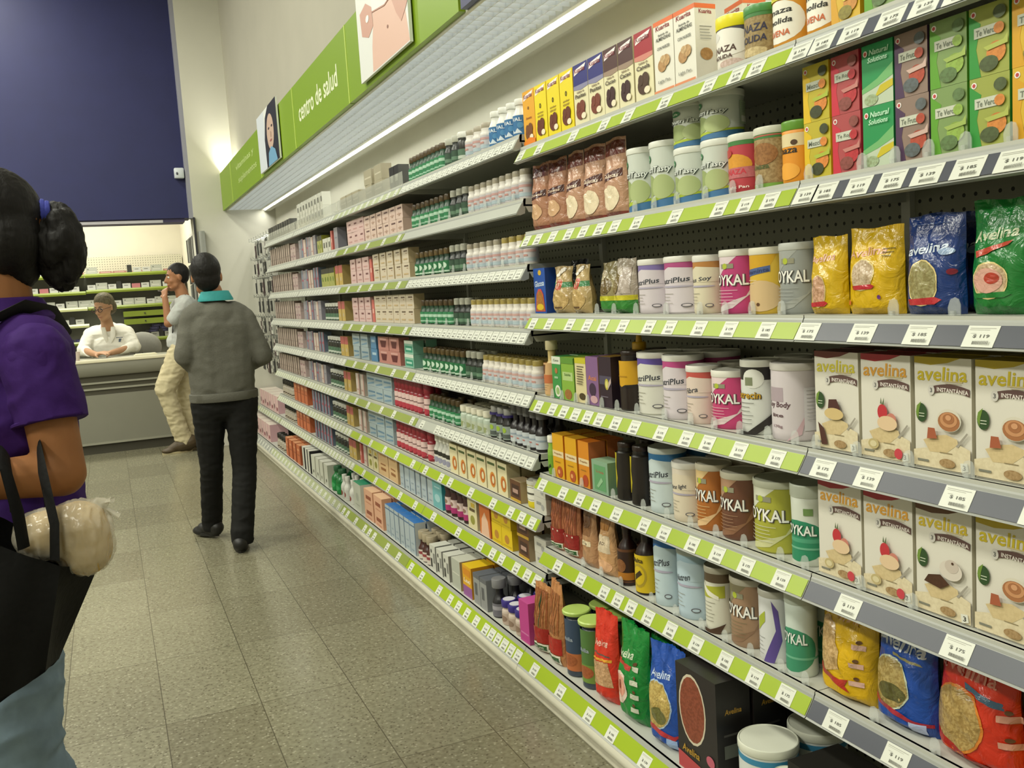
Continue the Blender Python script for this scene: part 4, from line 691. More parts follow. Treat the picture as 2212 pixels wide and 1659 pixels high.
for y, k, d_ in TB:
    nr(1,k,y,'%s fruit tea box, lower one of its stack' % d_,'tea box'); nr(1,k,y,'%s fruit tea box, upper one of its stack' % d_,'tea box',dz=.112,rz=random.uniform(-.03,.03))
# dark bay top shelf
for y, k, lab in ((1.487,'jarA','orange and white pouch-like linseed jar just past the green bay corner'),(1.400,'t_yy','yellow fruit tea box on the top shelf over the slate rail'),(1.315,'t_lg','light green tea box on the top shelf over the slate rail'),(1.225,'t_re','red tea box on the top shelf over the slate rail')): nr(0,k,y,lab,'jar' if k == 'jarA' else 'tea box')
# third shelf
nr(2,'snack',2.815,'blue box with orange bottle picture at the far end of the third shelf','box'); nr(2,'blk',2.745,'dark empty-looking bag behind the blue box','bag',x=1.42)
nr(2,'pasta',2.690,'clear noodle bag with green band beside the blue box','bag',rz=.1); nr(2,'pasta',2.560,'clear noodle bag with green band, nearer one of two','bag',rz=-.08)
nr(2,'nuts',2.425,'clear bag of nuts with green and yellow foot, far one','bag',x=1.36); nr(2,'nuts2',2.305,'clear bag of nuts with green and yellow foot beside the lilac tin','bag')
nr(2,'np1',2.172,'lilac topped white nutrition tin, far one on the third shelf','tin'); nr(2,'np2',2.040,'pink topped white nutrition tin on the third shelf','tin'); nr(2,'np3',1.918,'cream Plus Soy tin between two wider tins','tin'); nr(2,'so_pk',1.806,'bright pink SOYKAL tin on the third shelf','tin'); nr(2,'so_gd',1.694,'golden vitamin drink tin on the third shelf','tin'); nr(2,'so_gy',1.594,'grey SOYKAL tin beside the small yellow oat bag','tin')
nr(2,'b_y1',1.485,'small yellow oat bag beside the grey tin','bag'); nr(2,'b_y2',1.362,'larger yellow oat bag beside the blue bag','bag',rz=.05); nr(2,'b_bl',1.222,'royal blue avelina oat bag on the third shelf','bag',1); nr(2,'b_gr',1.085,'green oat bag at the right edge of the third shelf','bag',1); nr(2,'b_gr',0.955,'green oat bag cut by the right edge of the picture','bag')
# fourth shelf
nr(3,'pear',2.815,'peach coloured syrup bottle at the far end of the fourth shelf','bottle'); nr(3,'g_co',2.726,'narrow green coconut soap box','box',1); nr(3,'g_al',2.645,'light green aloe soap box','box',1); nr(3,'y_ca',2.560,'cream and yellow soap box with text lines','box',1); nr(3,'p_ac',2.480,'purple soap box beside the dark box','box',1)
nr(3,'drk',2.400,'dark purple supplement box with yellow circle','box'); put(N_['hon'],2.358,1.435,DK[3],'squeeze bottle with yellow pointed nozzle behind the dark box','bottle')
nr(3,'byl',2.305,'dark bottle with broad yellow label on the fourth shelf','bottle',1)
nr(3,'np4',2.198,'violet topped NutriPlus tin on the fourth shelf','tin',1); nr(3,'np5',2.072,'magenta topped NutriPlus tin on the fourth shelf','tin',1); nr(3,'np6',1.966,'low cream and pink tin on the fourth shelf','tin',1); nr(3,'so_pk2',1.856,'bright pink SOYKAL tin on the fourth shelf','tin',1); nr(3,'bw',1.745,'white tin with black top and gold lettering','tin',1); nr(3,'wp',1.630,'pale pink soy tin beside the first porridge box','tin',1)
for y, k, d_ in ((1.455,'av_ch','brown topped chocolate'),(1.325,'av_fr','red topped strawberry'),(1.194,'av_du','yellow topped caramel'),(1.064,'av_du','yellow topped caramel'),(.934,'av_ca','brown topped coffee')):
    w_ = {1.194:' next to the strawberry one',1.064:' cut by the right picture edge'}.get(y,'')
    nr(3,k,y,'%s avelina porridge box on the fourth shelf%s' % (d_, w_),'box',1)
# fifth shelf
nr(4,'g_bt',2.822,'green bottle with white cap at the far end of the fifth shelf','bottle'); nr(4,'o_bx',2.748,'yellow supplement box, far one on the fifth shelf','box',1); nr(4,'o_bx',2.655,'yellow supplement box beside the orange one','box',1); nr(4,'o_bx2',2.566,'orange supplement box on the fifth shelf','box',1); nr(4,'g_lo',2.464,'low pale green tea box on the fifth shelf','box')
nr(4,'malt',2.352,'black bottle with yellow label edge, far one of two','bottle',1); nr(4,'malt',2.268,'black bottle with yellow label edge beside the blue tin','bottle',1)
nr(4,'np7',2.165,'blue topped Plus tin on the fifth shelf','tin',1); nr(4,'np8',2.050,'small cream fibre tin on the fifth shelf','tin',1); nr(4,'so_or',1.943,'orange-brown SOYKAL tin on the fifth shelf','tin',1); nr(4,'so_br',1.835,'chocolate brown SOYKAL tin on the fifth shelf','tin',1); nr(4,'so_gn',1.705,'yellow-green SOYKAL tin on the fifth shelf','tin',1); nr(4,'teal',1.582,'teal banded SOYKAL jar on the fifth shelf','jar',1)
for y, k, d_ in ((1.455,'av_fr','far one of two red topped'),(1.326,'av_fr','near one of two red topped'),(1.196,'av_ca','brown topped coffee'),(1.066,'av_du','yellow topped caramel'),(.936,'av_du','rightmost yellow topped caramel')): nr(4,k,y,'%s avelina porridge box on the fifth shelf' % d_,'box',1)
# sixth shelf
nr(5,'stk',2.822,'red labelled breadstick bag at the far end of the sixth shelf','bag'); nr(5,'stk',2.718,'red labelled breadstick bag, second on the sixth shelf','bag',1,rz=.06); nr(5,'twi',2.590,'brown twisted snack bag beside the breadsticks','bag'); nr(5,'twi2',2.480,'tan wrapped snack bag beside the syrup bottles','bag',rz=.1)
nr(5,'wine',2.372,'dark syrup bottle with picture label on the sixth shelf','bottle',1); nr(5,'yeb',2.272,'dark syrup bottle with yellow label on the sixth shelf','bottle',1)
nr(5,'np9',2.165,'narrow tin with blue top band on the sixth shelf','tin',1); nr(5,'np10',2.045,'pale blue nutrition tin on the sixth shelf','tin',1); nr(5,'gw',1.925,'narrow cream and olive tin on the sixth shelf','tin',1); nr(5,'so_tn',1.815,'tan SOYKAL tin on the sixth shelf','tin',1); nr(5,'vi',1.708,'white tin with violet swirl on the sixth shelf','tin',1); nr(5,'teal2',1.615,'teal banded SOYKAL jar on the sixth shelf','jar',1)
nr(5,'b_y6',1.470,'big yellow oat bag on the sixth shelf','bag'); nr(5,'b_b6',1.315,'big blue Avelina oat bag on the sixth shelf','bag'); nr(5,'b_r6',1.152,'big red oat bag on the sixth shelf','bag'); nr(5,'b_y6',.975,'yellow oat bag beyond the big red one','bag')
# base shelf
nr(0,'stk2',2.812,'breadstick bag with dark green stripe at the far end of the base shelf','bag',base=True,rz=.1); nr(0,'stk3',2.700,'tall breadstick bag beside the lime-capped bottles','bag',base=True,rz=-.12)
nr(0,'ju1',2.588,'dark blue labelled juice bottle with lime cap','bottle',1,base=True); nr(0,'ju2',2.480,'green labelled juice bottle with lime cap','bottle',2,base=True)
nr(0,'b_re',2.372,'red oat bag between juice bottles and green bag','bag',base=True,rz=.1); nr(0,'b_gr2',2.222,'large green Avelina oat bag on the base shelf','bag',1,base=True); nr(0,'b_b2',2.050,'large blue oat bag on the base shelf','bag',base=True,rz=.12)
nr(0,'gran',1.865,'black granola box with oval cereal picture','box',2,base=True,rz=0.0)
nr(0,'wtub',1.675,'white tub with blue band on the base shelf','tub',1,base=True); nr(0,'wtub2',1.566,'narrow white tub with blue band beside the black box','tub',base=True); nr(0,'blkb',1.428,'black DaVita box at the near end of the base shelf','box',base=True)
# ================================================================ FAR BAYS, RUNS OF STOCK
FD = [z+.0505 for z in FAR]+[.1405]
def small_box(W, H, body, dec=(), top=None, D=.055, name='medicine_box', side=None): return carton(name, W, D, H, body, list(dec), top=top, side=side)
def sb(name, r, h, glass, label, dec=(), **k): return bottle(name, r, h, glass, label, dec, seg=16, **k)
Q = {}
Q['gb'] = sb('supplement_bottle', .025, .108, '123a22', '2d7a4e', [('r',-.6,.55,.9,.8,'a4c4ae'),('r',-.6,.12,.9,.25,'8fb89e')], cap='4a3a1e', capr=.78, caph=.024, neck=.7, lz=(.06,.66))
Q['gb2'] = sb('supplement_bottle', .024, .108, '10301e', '226a40', [('e',0,.6,.4,.25,'b8d0bc'),('r',-.8,.05,.9,.18,'b4ccb8')], cap='5a4824', capr=.78, caph=.024, neck=.7, lz=(.06,.66))
Q['db'] = sb('supplement_bottle', .026, .112, '171c16', '2e4a38', [('r',-.6,.2,.7,.5,'5c7c64')], cap='a8a89a', capr=.80, caph=.026, neck=.7, lz=(.06,.60))
Q['wb'] = sb('supplement_bottle', .027, .104, 'cdc8c0', 'bdb9bc', [('r',-.7,.70,.9,.86,'bb9490'),('r',-.7,.1,.9,.34,'a4b4bc'),('r',-.2,.44,.3,.56,'b88880')], cap='9c9482', capr=.80, caph=.020, neck=.8, sh=.72, lz=(.06,.68))
Q['wy'] = sb('supplement_bottle', .027, .104, 'd2ccc2', 'c2bec0', [('r',-.7,.70,.9,.86,'c09c96'),('r',-.7,.1,.9,.34,'a8b8c0'),('r',-.2,.44,.3,.56,'b88880')], cap='a08e4c', capr=.80, caph=.020, neck=.8, sh=.72, lz=(.06,.68))
Q['bb'] = sb('vitamin_drink_bottle', .028, .128, 'd0d0c8', '2f6a9c', [('t','VIVAL',.05,.80,1.1,.18,'dfe6ea'),('p',[(-.3,.1),(-.1,.3),(.1,.15),(.3,.35),(.6,.1)],'c8d4dc'),('e',.5,.5,.2,.15,'4c88b4')], cap='cfcfc6', capr=.7, caph=.020, neck=.6, lz=(.05,.66))
Q['sy'] = sb('syrup_bottle', .028, .150, '1b1618', 'b6bcc0', [('r',-.6,.6,.8,.72,'8c98a4'),('r',-.1,.4,.2,.5,'a86c64'),('r',-.6,.0,.8,.1,'1b1618')], cap='5a5a5c', capr=.80, caph=.034, neck=.5, sh=.50, lz=(.05,.50))
Q['dp'] = sb('syrup_bottle', .030, .125, '1a1a18', '8c9890', [('e',.1,.7,.2,.2,'8ca834'),('r',-.6,.1,.8,.4,'4c5450')], cap='9a9a96', capr=.75, caph=.024, neck=.7, sh=.6, lz=(.08,.58), collar='33286c')
Q['cj'] = sb('capsule_jar', .029, .098, 'a8b4a4', 'b0b8a4', [('e',0,.4,.4,.3,'8c9468')], cap='d4d0bc', capr=1.0, caph=.026, neck=.85, sh=.8, lz=(.08,.6))
Q['rw'] = sb('tonic_bottle', .030, .150, '8c1c2c', 'd0b4b0', [('r',-.7,.55,.9,.62,'6c4c4c'),('e',.1,.12,.5,.2,'a83444')], cap='8c2030', capr=.95, caph=.045, neck=.85, sh=.84, lz=(.12,.78))
Q['wk'] = sb('drops_bottle', .026, .145, 'c8c8c0', 'cccac2', [('p',[(-.5,.7),(.5,.6),(.5,.9),(-.5,.98)],'26241f'),('e',.2,.3,.3,.2,'8c8ca0')], cap='d4d2c8', capr=.75, caph=.034, neck=.6, lz=(.06,.66))
Q['pk'] = sb('tonic_bottle', .031, .140, '3a1a1c', 'cdb8b4', [('r',-1,.0,1.2,.42,'a02c68'),('e',.05,.68,.2,.16,'8a6a5c')], cap='2c1c18', capr=.95, caph=.030, neck=.85, sh=.7, lz=(.14,.70))
Q['bt'] = sb('droplet_bottle', .030, .135, '3c1814', 'c8beb4', [('r',-.7,.5,.8,.8,'8c3c40')], cap='9c9078', capr=.9, caph=.038, neck=.6, sh=.5, lz=(.05,.5))
Q['dkb'] = sb('syrup_bottle', .030, .150, '1b1a20', '6c6a74', [('r',-.6,.5,.8,.8,'9a98a0')], cap='77777a', capr=.95, caph=.034, neck=.5, sh=.48, lz=(.05,.48))
Q['pill'] = sb('pill_jar', .029, .095, 'c4b4a8', 'b8a496', [('e',0,.5,.4,.3,'8c7464')], cap='352a7c', capr=1.02, caph=.026, neck=.85, sh=.75, lz=(.08,.66))
_t = MB(); _t.lathe([(.0235,.0951),(.0235,.0958),(.0003,.0958)], c('d4d2da'), 16); Q['pill'][2].append(('lid_disc', _t.mesh('lid_disc', P_PLAS)))
Q['tube'] = sb('lotion_bottle', .026, .150, 'd2d2ca', 'c4c4bc', [('e',0,.5,.3,.3,'8c3c38')], cap='d4d4cc', capr=.6, caph=.03, neck=.5, sh=.6, lz=(.08,.55))
Q['gbt'] = sb('mouthwash_bottle', .045, .160, '0e6a30', '14803c', [('e',0,.5,.4,.3,'3c9a5c')], cap='2a5a3a', capr=.6, caph=.03, neck=.5, sh=.62, lz=(.1,.55))
Q['cr'] = small_box(.112, .070, 'c4b8a4', [('r',-.2,.74,.35,.84,'5c4a3a'),('r',.1,.60,.3,.66,'9a7a60'),('r',-.3,.2,.3,.3,'b8a078')], side='bba884')
Q['cr1'] = small_box(.112, .064, 'cbb3a8', [('r',-.2,.70,.35,.82,'5c4040'),('r',-.3,.3,.3,.38,'b09080'),('p',[(-.1,.2),(.1,.2),(.0,.5)],'a88878')], side='bda294')
Q['pi'] = small_box(.125, .068, 'c9aba8', [('r',-.1,.60,.3,.74,'6a3c40'),('r',-.3,.2,.3,.3,'b88c88')], side='c09a96')
Q['re'] = small_box(.04, .120, 'c0645c', [('r',-.3,.4,.3,.6,'d8a89c')])
Q['sp'] = small_box(.078, .138, '9c8a80', [('r',.30,.0,.5,1,'2c2420'),('r',-.4,.1,.3,.9,'a8968c'),('r',-.3,.3,.2,.34,'7a6860')], side='8c7a70', name='thin_box')  # dark right-hand band is the shaded gap between boxes, painted on the front
Q['st'] = small_box(.095, .060, 'b09c98', [('r',-.3,.4,.3,.6,'8c6870')])
Q['pg'] = small_box(.090, .130, '8e8a92', [('r',-.3,.5,.3,.56,'6c707c'),('r',-.4,.2,.4,.24,'9a8c94')], side='7c7a84')
Q['bg'] = small_box(.075, .135, '6f7a8c', [('r',-.3,.4,.3,.5,'93465a'),('r',.3,0,.5,1,'a04c58')], side='5c6878')
Q['yg'] = small_box(.075, .115, '9a9c54', [('r',-.5,.72,.5,1,'26261c'),('e',0,.4,.2,.14,'5c7428')], side='8c8c30')
Q['wg'] = sb('cream_jar', .032, .105, 'c0c2b8', '4c6a54', [('r',-.6,.1,.8,.4,'b4bcb0')], cap='c9c9c0', capr=.95, caph=.030, neck=.85, sh=.8, lz=(.05,.72))
Q['wgd'] = sb('cream_jar', .030, .112, '24241f', '4c6a54', [('r',-.6,.1,.8,.4,'b4bcb0')], cap='c9c9c0', capr=.95, caph=.022, neck=.85, sh=.8, lz=(.05,.5))
Q['ry'] = small_box(.085, .120, 'b89c54', [('r',-.5,.60,.5,1,'a85450'),('e',0,.3,.2,.1,'b8a888')], side='9c8650')
Q['pw'] = small_box(.075, .125, 'bfb3aa', [('r',-.4,.2,.2,.26,'a88078'),('r',.3,0,.5,1,'b88880')], side='a89c90')
Q['lb'] = small_box(.16, .072, '9aa9ae', [('r',-.4,.5,.4,.64,'5c7c94'),('p',[(-.4,.1),(.4,.25),(.4,.4),(-.4,.2)],'6c8ca4')], top='8c9ca4', side='90a0a6')
Q['bl'] = small_box(.12, .070, '4c7aa0', [('r',-.3,.5,.3,.7,'a4bccb')], side='3c6484')
Q['rb'] = small_box(.185, .070, 'b07870', [('p',[(-.2,.2),(.2,.2),(.3,.7),(-.3,.7)],'5a2428'),('r',-.3,.76,.3,.88,'c89c94')], side='a0685e')
Q['te'] = small_box(.155, .066, '7fb09c', [('r',-.5,.76,.5,1,'c8d0c4'),('r',-.4,.15,.4,.6,'2e8a70'),('r',-.3,.3,.3,.45,'a8ccbc')], top='c8d0c4', side='6c9c88')
Q['tw'] = small_box(.17, .070, 'c0a884', [('p',[(-.2,.3),(.3,.3),(.3,.6),(-.2,.6)],'8a5c34'),('r',-.3,.75,.3,.85,'a88a64')], side='b49870')
Q['tan'] = small_box(.185, .155, 'c9a87c', [('r',-.3,.72,.3,.78,'b08858'),('r',-.25,.2,.25,.3,'8a5a30'),('r',-.25,.4,.25,.45,'8a5a30')], side='b89468')
Q['bw'] = small_box(.082, .160, 'a4b0b6', [('r',.40,0,.5,1,'3c5878'),('r',-.5,.86,.5,.9,'4c6a8c'),('r',-.3,.3,.1,.34,'8898a4'),('r',-.3,.1,.1,.14,'8898a4')], top='2e6cb0', side='b4babb', name='toothpaste_box')
Q['tea'] = small_box(.125, .160, '6aa8ac', [('r',-.3,.6,.3,.64,'a8ccd0'),('e',0,.3,.3,.12,'98c0c4')], side='2e8a96')
Q['crm'] = small_box(.10, .125, 'cfc69c', [('e',0,.3,.25,.16,'8c8a3c'),('r',-.3,.6,.3,.7,'5c4c30'),('r',-.1,.75,.3,.9,'c4a83c')], side='bcb08c')
Q['or'] = small_box(.12, .165, 'c46a2c', [('p',[(-.4,0),(.4,0),(.3,.4),(0,.6),(-.3,.4)],'d8b094'),('r',-.3,.8,.3,.84,'e0a878')], side='b8602c')
Q['yel'] = small_box(.098, .080, 'd2b412', [('e',0,.45,.22,.22,'b07a2c'),('r',-.4,.1,.4,.16,'b89c1c')], top='c8ac1c', side='c0a010')
Q['brn'] = small_box(.10, .080, '5c3a24', [('r',-.36,.25,.36,.80,'3a2018'),('r',-.26,.4,.26,.6,'a8887c'),('r',-.5,0,.5,.14,'c09a34')], top='b09a78', side='a08c6c')
Q['wsm'] = small_box(.095, .055, 'bfbdb2', [('r',-.3,.5,.1,.7,'8c8c88'),('e',.2,.4,.12,.2,'9a9a98')], side='b4b4aa')
Q['vit'] = small_box(.098, .130, 'd6cda6', [('r',-.42,.80,.36,.88,'4a5c34'),('e',.10,.36,.30,.24,'c88434'),('e',.12,.36,.22,.18,'b05c28'),('e',.16,.36,.12,.12,'d6cda6')], side='c6bc96')
Q['rnd'] = tin('round_tin', .052, .100, 'cdbb1c', [('e',.1,.62,.7,.34,'d6d4c8'),('e',.1,.62,.62,.28,'3c3a34'),('e',.1,.62,.58,.26,'d6d4c8'),('r',-.3,.58,.5,.66,'4c4a40')], lid='d2d0c4')
Q['pe'] = small_box(.17, .085, 'd2a184', [('r',-.3,.35,.3,.6,'8a4a34'),('r',-.3,.1,.3,.16,'b87c60')], top='dcb494', side='cc9878')
Q['gt'] = carton('cotton_box', .17, .16, .165, 'bdc0b2', [('e',0,.5,.2,.15,'a8acA0'.lower()),('r',-.3,.2,.3,.23,'9a9e92')], top='2f8a68', side='c6c6b8')
Q['wl'] = carton('bandage_box', .115, .15, .150, 'c4c6b8', [('e',0,.25,.12,.08,'2c2c26')], top='cfcfc2', side='c0c0b2')
Q['bx'] = carton('black_white_box', .09, .12, .165, 'c8c8bc', [('r',.36,0,.5,1,'1c1c1a'),('r',-.5,0,-.4,1,'24242a')], top='cfcfc4', side='26262a')
Q['pb'] = carton('pink_box', .25, .16, .155, 'cfb0ac', [('r',-.1,.0,.08,1,'c89ca4'),('p',[(.1,.15),(.42,.15),(.42,.35),(.1,.35)],'8a4c54'),('e',-.28,.35,.1,.16,'5c3438')], top='d8ccc0', side='c09aa0')
Q['wbx'] = carton('patterned_box', .070, .08, .115, 'bfbfb6', [('r',-.4,.1,-.1,.45,'3c3c3a'),('r',.1,.3,.4,.7,'7c7c78'),('e',-.2,.75,.1,.08,'3c3c3a')], top='c9c9be', side='8a8a84')
Q['clr'] = carton('dental_pack', .10, .10, .125, 'a9aca0', [('r',-.4,.5,.4,.54,'c8c8bc')], top='c0c0b2', side='a08c68')
Q['oy'] = carton('tea_pack', .095, .10, .130, 'd09a1c', [('r',-.5,0,.5,.34,'8c5490'),('t','Laxi',0,.52,.7,.13,'e8e0cc',.3),('p',[(-.4,.7),(.4,.66),(.4,.9),(-.4,.9)],'c8801c')], top='d8b41c', side='c0841c')
Q['gy'] = carton('ointment_box', .066, .09, .125, '8b8c8c', [('r',-.3,.3,.1,.7,'55565a'),('r',-.5,.86,.5,1,'5c5e64')], top='5c6068', side='7c7e80')
Q['mag'] = carton('pink_box', .075, .07, .150, 'b83a86', [('r',-.4,.2,.4,.24,'c870a4')], top='c04c90', side='b04484')
Q['dkt'] = small_box(.070, .105, '2c2c28', [('r',-.3,.3,.3,.6,'a8a89c')], top='3c3c38', side='3c3c38', name='lip_balm_box')
Q['wht'] = small_box(.070, .085, 'c2c2b6', [('r',-.2,.3,.3,.7,'55554c')], name='lip_balm_box')
Q['tn2'] = small_box(.14, .075, 'a39c84', [('r',-.4,.4,.4,.5,'c4bea8')], top='b0aa94', side='948c74')
Q['orp'] = small_box(.13, .150, 'b8643c', [('r',-.4,.45,.4,.50,'8c4424'),('r',-.3,.7,.3,.8,'cc8c64'),('r',.35,0,.5,1,'9a4c30')], top='c88c64', side='a85834')
Q['dj'] = sb('cosmetic_jar', .036, .13, '9a9284', 'a49c8c', [('r',-.5,.2,.7,.4,'4c3c34')], cap='1e1c1a', capr=.95, caph=.04, neck=.8, sh=.66, lz=(.1,.6))
PLACES = {'B':'bottle bay', 'C':'cream box bay', 'E':'far bays'}
def run(bay, r, key, yh, yl, n=None, deep=1, stack=1, lab='', cat='box', jit=.03):
    keys = key if isinstance(key, list) else [key]; pr = Q[keys[0]]; vs = pr[1].vertices; lo = min(v.co.y for v in vs); hi = max(v.co.y for v in vs); W = max(v.co.x for v in vs)-min(v.co.x for v in vs); H = max([v.co.z for v in vs]+[v.co.z for k in pr[2] for v in k[1].vertices])
    if n is None: n = max(1, int((yh-yl+.004)/(W+.003)))
    st = (yh-yl)/n; rr = random.Random(int(yh*100)+r); z = FD[r]; xf = 1.247 if r == 8 else XFR
    where = ('on the %s shelf of the %s' % ('top' if r == 0 else ORD[r], PLACES[bay])) if r < 8 else 'on the base shelf of the %s' % PLACES[bay]
    full = '%s %s' % (lab, where); g = '%s, %s' % (lab, where)
    for i in range(n):
        for d in range(deep):
            for s_ in range(stack):
                if d and rr.random() < .12 and s_ == stack-1: continue
                put(Q[keys[i % len(keys)]], yh-st*(i+.5), xf-lo+.002+d*(hi-lo+.008)+rr.uniform(0,.002), z+s_*(H+.0008), full, cat, g, rr.uniform(-jit, jit))
# --- bay of bottles (B)
run('B',0,'gb',4.17,3.70,9,1,1,'green brown-capped bottle','bottle'); run('B',0,'db',3.69,3.53,2,1,1,'dark bottle with pale cap','bottle'); run('B',0,'wgd',3.525,3.46,1,1,1,'small dark jar with white cap','jar'); run('B',0,'wb',3.45,3.21,3,1,1,'white supplement bottle with grey cap','bottle'); run('B',0,'bb',3.20,2.91,4,1,1,'blue VIVAL bottle with white cap','bottle')
run('B',1,'gb',4.18,3.67,8,1,1,'green brown-capped bottle','bottle'); run('B',1,'db',3.66,3.46,3,1,1,'dark bottle with pale cap','bottle'); run('B',1,'wb',3.45,2.90,9,1,1,'white supplement bottle with grey cap','bottle')
run('B',2,'gb2',4.18,3.72,7,1,1,'green brown-capped bottle','bottle'); run('B',2,'db',3.71,3.52,3,1,1,'dark bottle with pale cap','bottle'); run('B',2,'wb',3.51,3.17,5,1,1,'white supplement bottle with grey cap','bottle'); run('B',2,'wy',3.16,2.89,4,1,1,'white supplement bottle with yellow cap','bottle')
run('B',3,'gb',4.15,3.71,7,2,1,'green brown-capped bottle','bottle'); run('B',3,'db',3.70,3.51,3,2,1,'dark bottle with pale cap','bottle'); run('B',3,'wy',3.50,2.90,10,2,1,'white supplement bottle with yellow cap','bottle')
run('B',4,'gb2',4.16,3.61,9,2,1,'green brown-capped bottle','bottle'); run('B',4,'db',3.60,3.42,3,2,1,'dark bottle with pale cap','bottle'); run('B',4,'wy',3.41,2.89,9,2,1,'white supplement bottle with yellow cap','bottle')
run('B',5,'rw',4.18,4.14,1,1,1,'red white-labelled bottle by the joint','bottle'); run('B',5,'gb',4.12,3.71,7,2,1,'green brown-capped bottle','bottle'); run('B',5,'cj',3.70,3.38,5,3,1,'clear capsule jar with white lid','jar'); run('B',5,'dp',3.37,3.18,3,2,1,'dark bottle with purple collar','bottle'); run('B',5,'sy',3.17,2.89,5,2,1,'dark syrup bottle with grey cap','bottle')
run('B',6,'rw',4.19,4.12,1,2,1,'red white-labelled bottle by the joint','bottle'); run('B',6,'wk',4.09,3.87,4,2,1,'white drops bottle with black stripe','bottle'); run('B',6,'vit',3.86,3.20,6,2,1,'cream vitamin box with orange picture','box'); run('B',6,'brn',3.19,3.08,1,2,1,'small brown chocolate-look box','box'); run('B',6,'rnd',3.07,2.96,1,2,1,'yellow and white round tin','tin'); run('B',6,'wsm',2.955,2.885,1,2,2,'small white box','box')
run('B',7,'bw',4.19,4.14,1,1,1,'single pale blue and white box','box'); run('B',7,'tea',4.13,4.0,1,2,1,'turquoise box','box'); run('B',7,'pk',3.99,3.68,4,2,1,'dark bottle with white and pink label','bottle'); run('B',7,'crm',3.67,3.56,1,2,1,'cream box with green picture','box'); run('B',7,'or',3.54,3.41,1,2,1,'orange box','box'); run('B',7,'yel',3.40,3.20,2,2,2,'yellow box','box'); run('B',7,'brn',3.18,3.00,1,2,2,'small brown chocolate-look box','box'); run('B',7,'wsm',2.99,2.89,1,2,2,'small white box','box')
run('B',8,'bw',4.69,4.18,6,2,1,'tall white box with blue top','box'); run('B',8,'bt',4.16,3.98,3,2,1,'brown bottle with beige cap','bottle'); run('B',8,'wbx',3.97,3.70,3,3,1,'white box with dark pattern','box'); run('B',8,'clr',3.68,3.56,1,2,1,'grey clear dental pack','box'); run('B',8,'oy',3.55,3.43,1,2,1,'yellow and purple tea pack','box'); run('B',8,'gy',3.42,3.27,2,3,1,'grey ointment box','box'); run('B',8,'dkb',3.265,3.16,1,3,1,'dark bottle with grey cap','bottle'); run('B',8,'pill',3.15,2.96,3,3,1,'pill jar with purple cap','jar'); run('B',8,'mag',2.955,2.88,1,1,1,'bright pink box','box')
# --- bay of cream boxes (C)
run('C',0,'tn2',5.50,5.06,3,1,1,'grey beige box in a clear tray','box'); run('C',0,'tn2',4.95,4.56,2,1,2,'tan box in a clear tray','box')
run('C',0,'dkt',4.46,4.30,2,1,1,'dark purple topped box','box')
run('C',1,'pi',5.39,5.01,3,1,2,'pinkish white box','box'); run('C',1,'cr1',5.0,4.28,6,1,2,'cream box with dark top print','box')
run('C',2,'pi',5.39,4.96,3,1,2,'pinkish white box','box'); run('C',2,'re',4.95,4.90,1,1,1,'narrow red box','box'); run('C',2,'cr',4.89,4.23,5,1,2,'cream box with dark top print','box')
run('C',3,'pi',5.41,4.98,3,1,2,'pinkish white box','box'); run('C',3,'re',4.97,4.92,1,1,1,'narrow red box','box'); run('C',3,'cr',4.91,4.22,6,1,2,'cream box with dark top print','box')
run('C',4,'lb',5.48,5.10,2,1,2,'light blue box','box'); run('C',4,'bl',5.06,4.93,1,1,2,'blue box','box'); run('C',4,'rb',4.90,4.50,2,1,2,'red-brown box','box'); run('C',4,'te',4.47,4.23,1,2,2,'white and teal box','box')
run('C',5,'pw',5.48,5.26,2,1,1,'white and pink box','box'); run('C',5,'lb',5.20,4.70,3,2,2,'light blue box','box'); run('C',5,'rw',4.68,4.23,7,2,1,'red bottle with white label','bottle')
run('C',6,'pw',5.48,5.27,2,1,1,'white and pink box','box'); run('C',6,'lb',5.24,4.72,3,2,2,'light blue box','box'); run('C',6,'rw',4.70,4.22,7,2,1,'red bottle with white label','bottle')
run('C',7,'re',5.53,5.44,1,1,1,'narrow red box','box'); run('C',7,'pw',5.43,5.33,1,1,1,'white and pink box','box'); run('C',7,'crm',5.32,5.10,2,1,1,'white cream box','box'); run('C',7,'tan',5.09,4.70,2,2,1,'tan box with brown print','box'); run('C',7,'bw',4.68,4.22,5,2,1,'pale blue and white box','box')
run('C',8,'tube',5.53,5.43,1,2,1,'white lotion bottle','bottle'); run('C',8,'gt',5.42,5.17,1,1,1,'white cotton box with green top','box'); run('C',8,'pe',5.13,4.73,2,2,2,'peach coloured box','box')
# --- far bays (E)
for r, a in ((1, 8.12), (2, 8.12), (3, 8.12), (4, 8.12), (5, 8.12)):
    run('E',r,'sp',a,7.22,10,1,1,'thin beige boxes shown spine out','box',jit=.01); run('E',r,'st',7.20,7.0,2,1,2,'small mauve box','box')
    run('E',r,['pg','bg','pw','bg','pg','pw'] if r % 2 else ['bg','pg','bg','pw','pw','bg'],6.86,6.27,7,1,1,'slim grey, blue or pink medicine box','box')
    if r == 1: run('E',r,'yg',6.24,6.08,2,1,1,'yellow-green box with dark top','box'); run('E',r,'wht',6.06,5.84,3,1,1,'small white box','box'); run('E',r,'re',5.82,5.78,1,1,1,'narrow red box','box'); run('E',r,'pg',5.76,5.60,1,1,1,'single grey box at the bay end','box')
    else: run('E',r,'wgd' if r > 2 else 'yg',6.18,5.80,5,1,1,'row of dark topped jars' if r > 2 else 'yellow-green box with dark top','jar' if r > 2 else 'box'); run('E',r,'ry',5.78,5.59,2,1,1,'red and yellow box','box')
for r in (0,):
    run('E',r,'dkt',8.12,7.10,10,1,1,'small dark box in a clear tray','box'); run('E',r,'wht',6.82,5.95,9,1,2,'small white box in a clear tray','box')
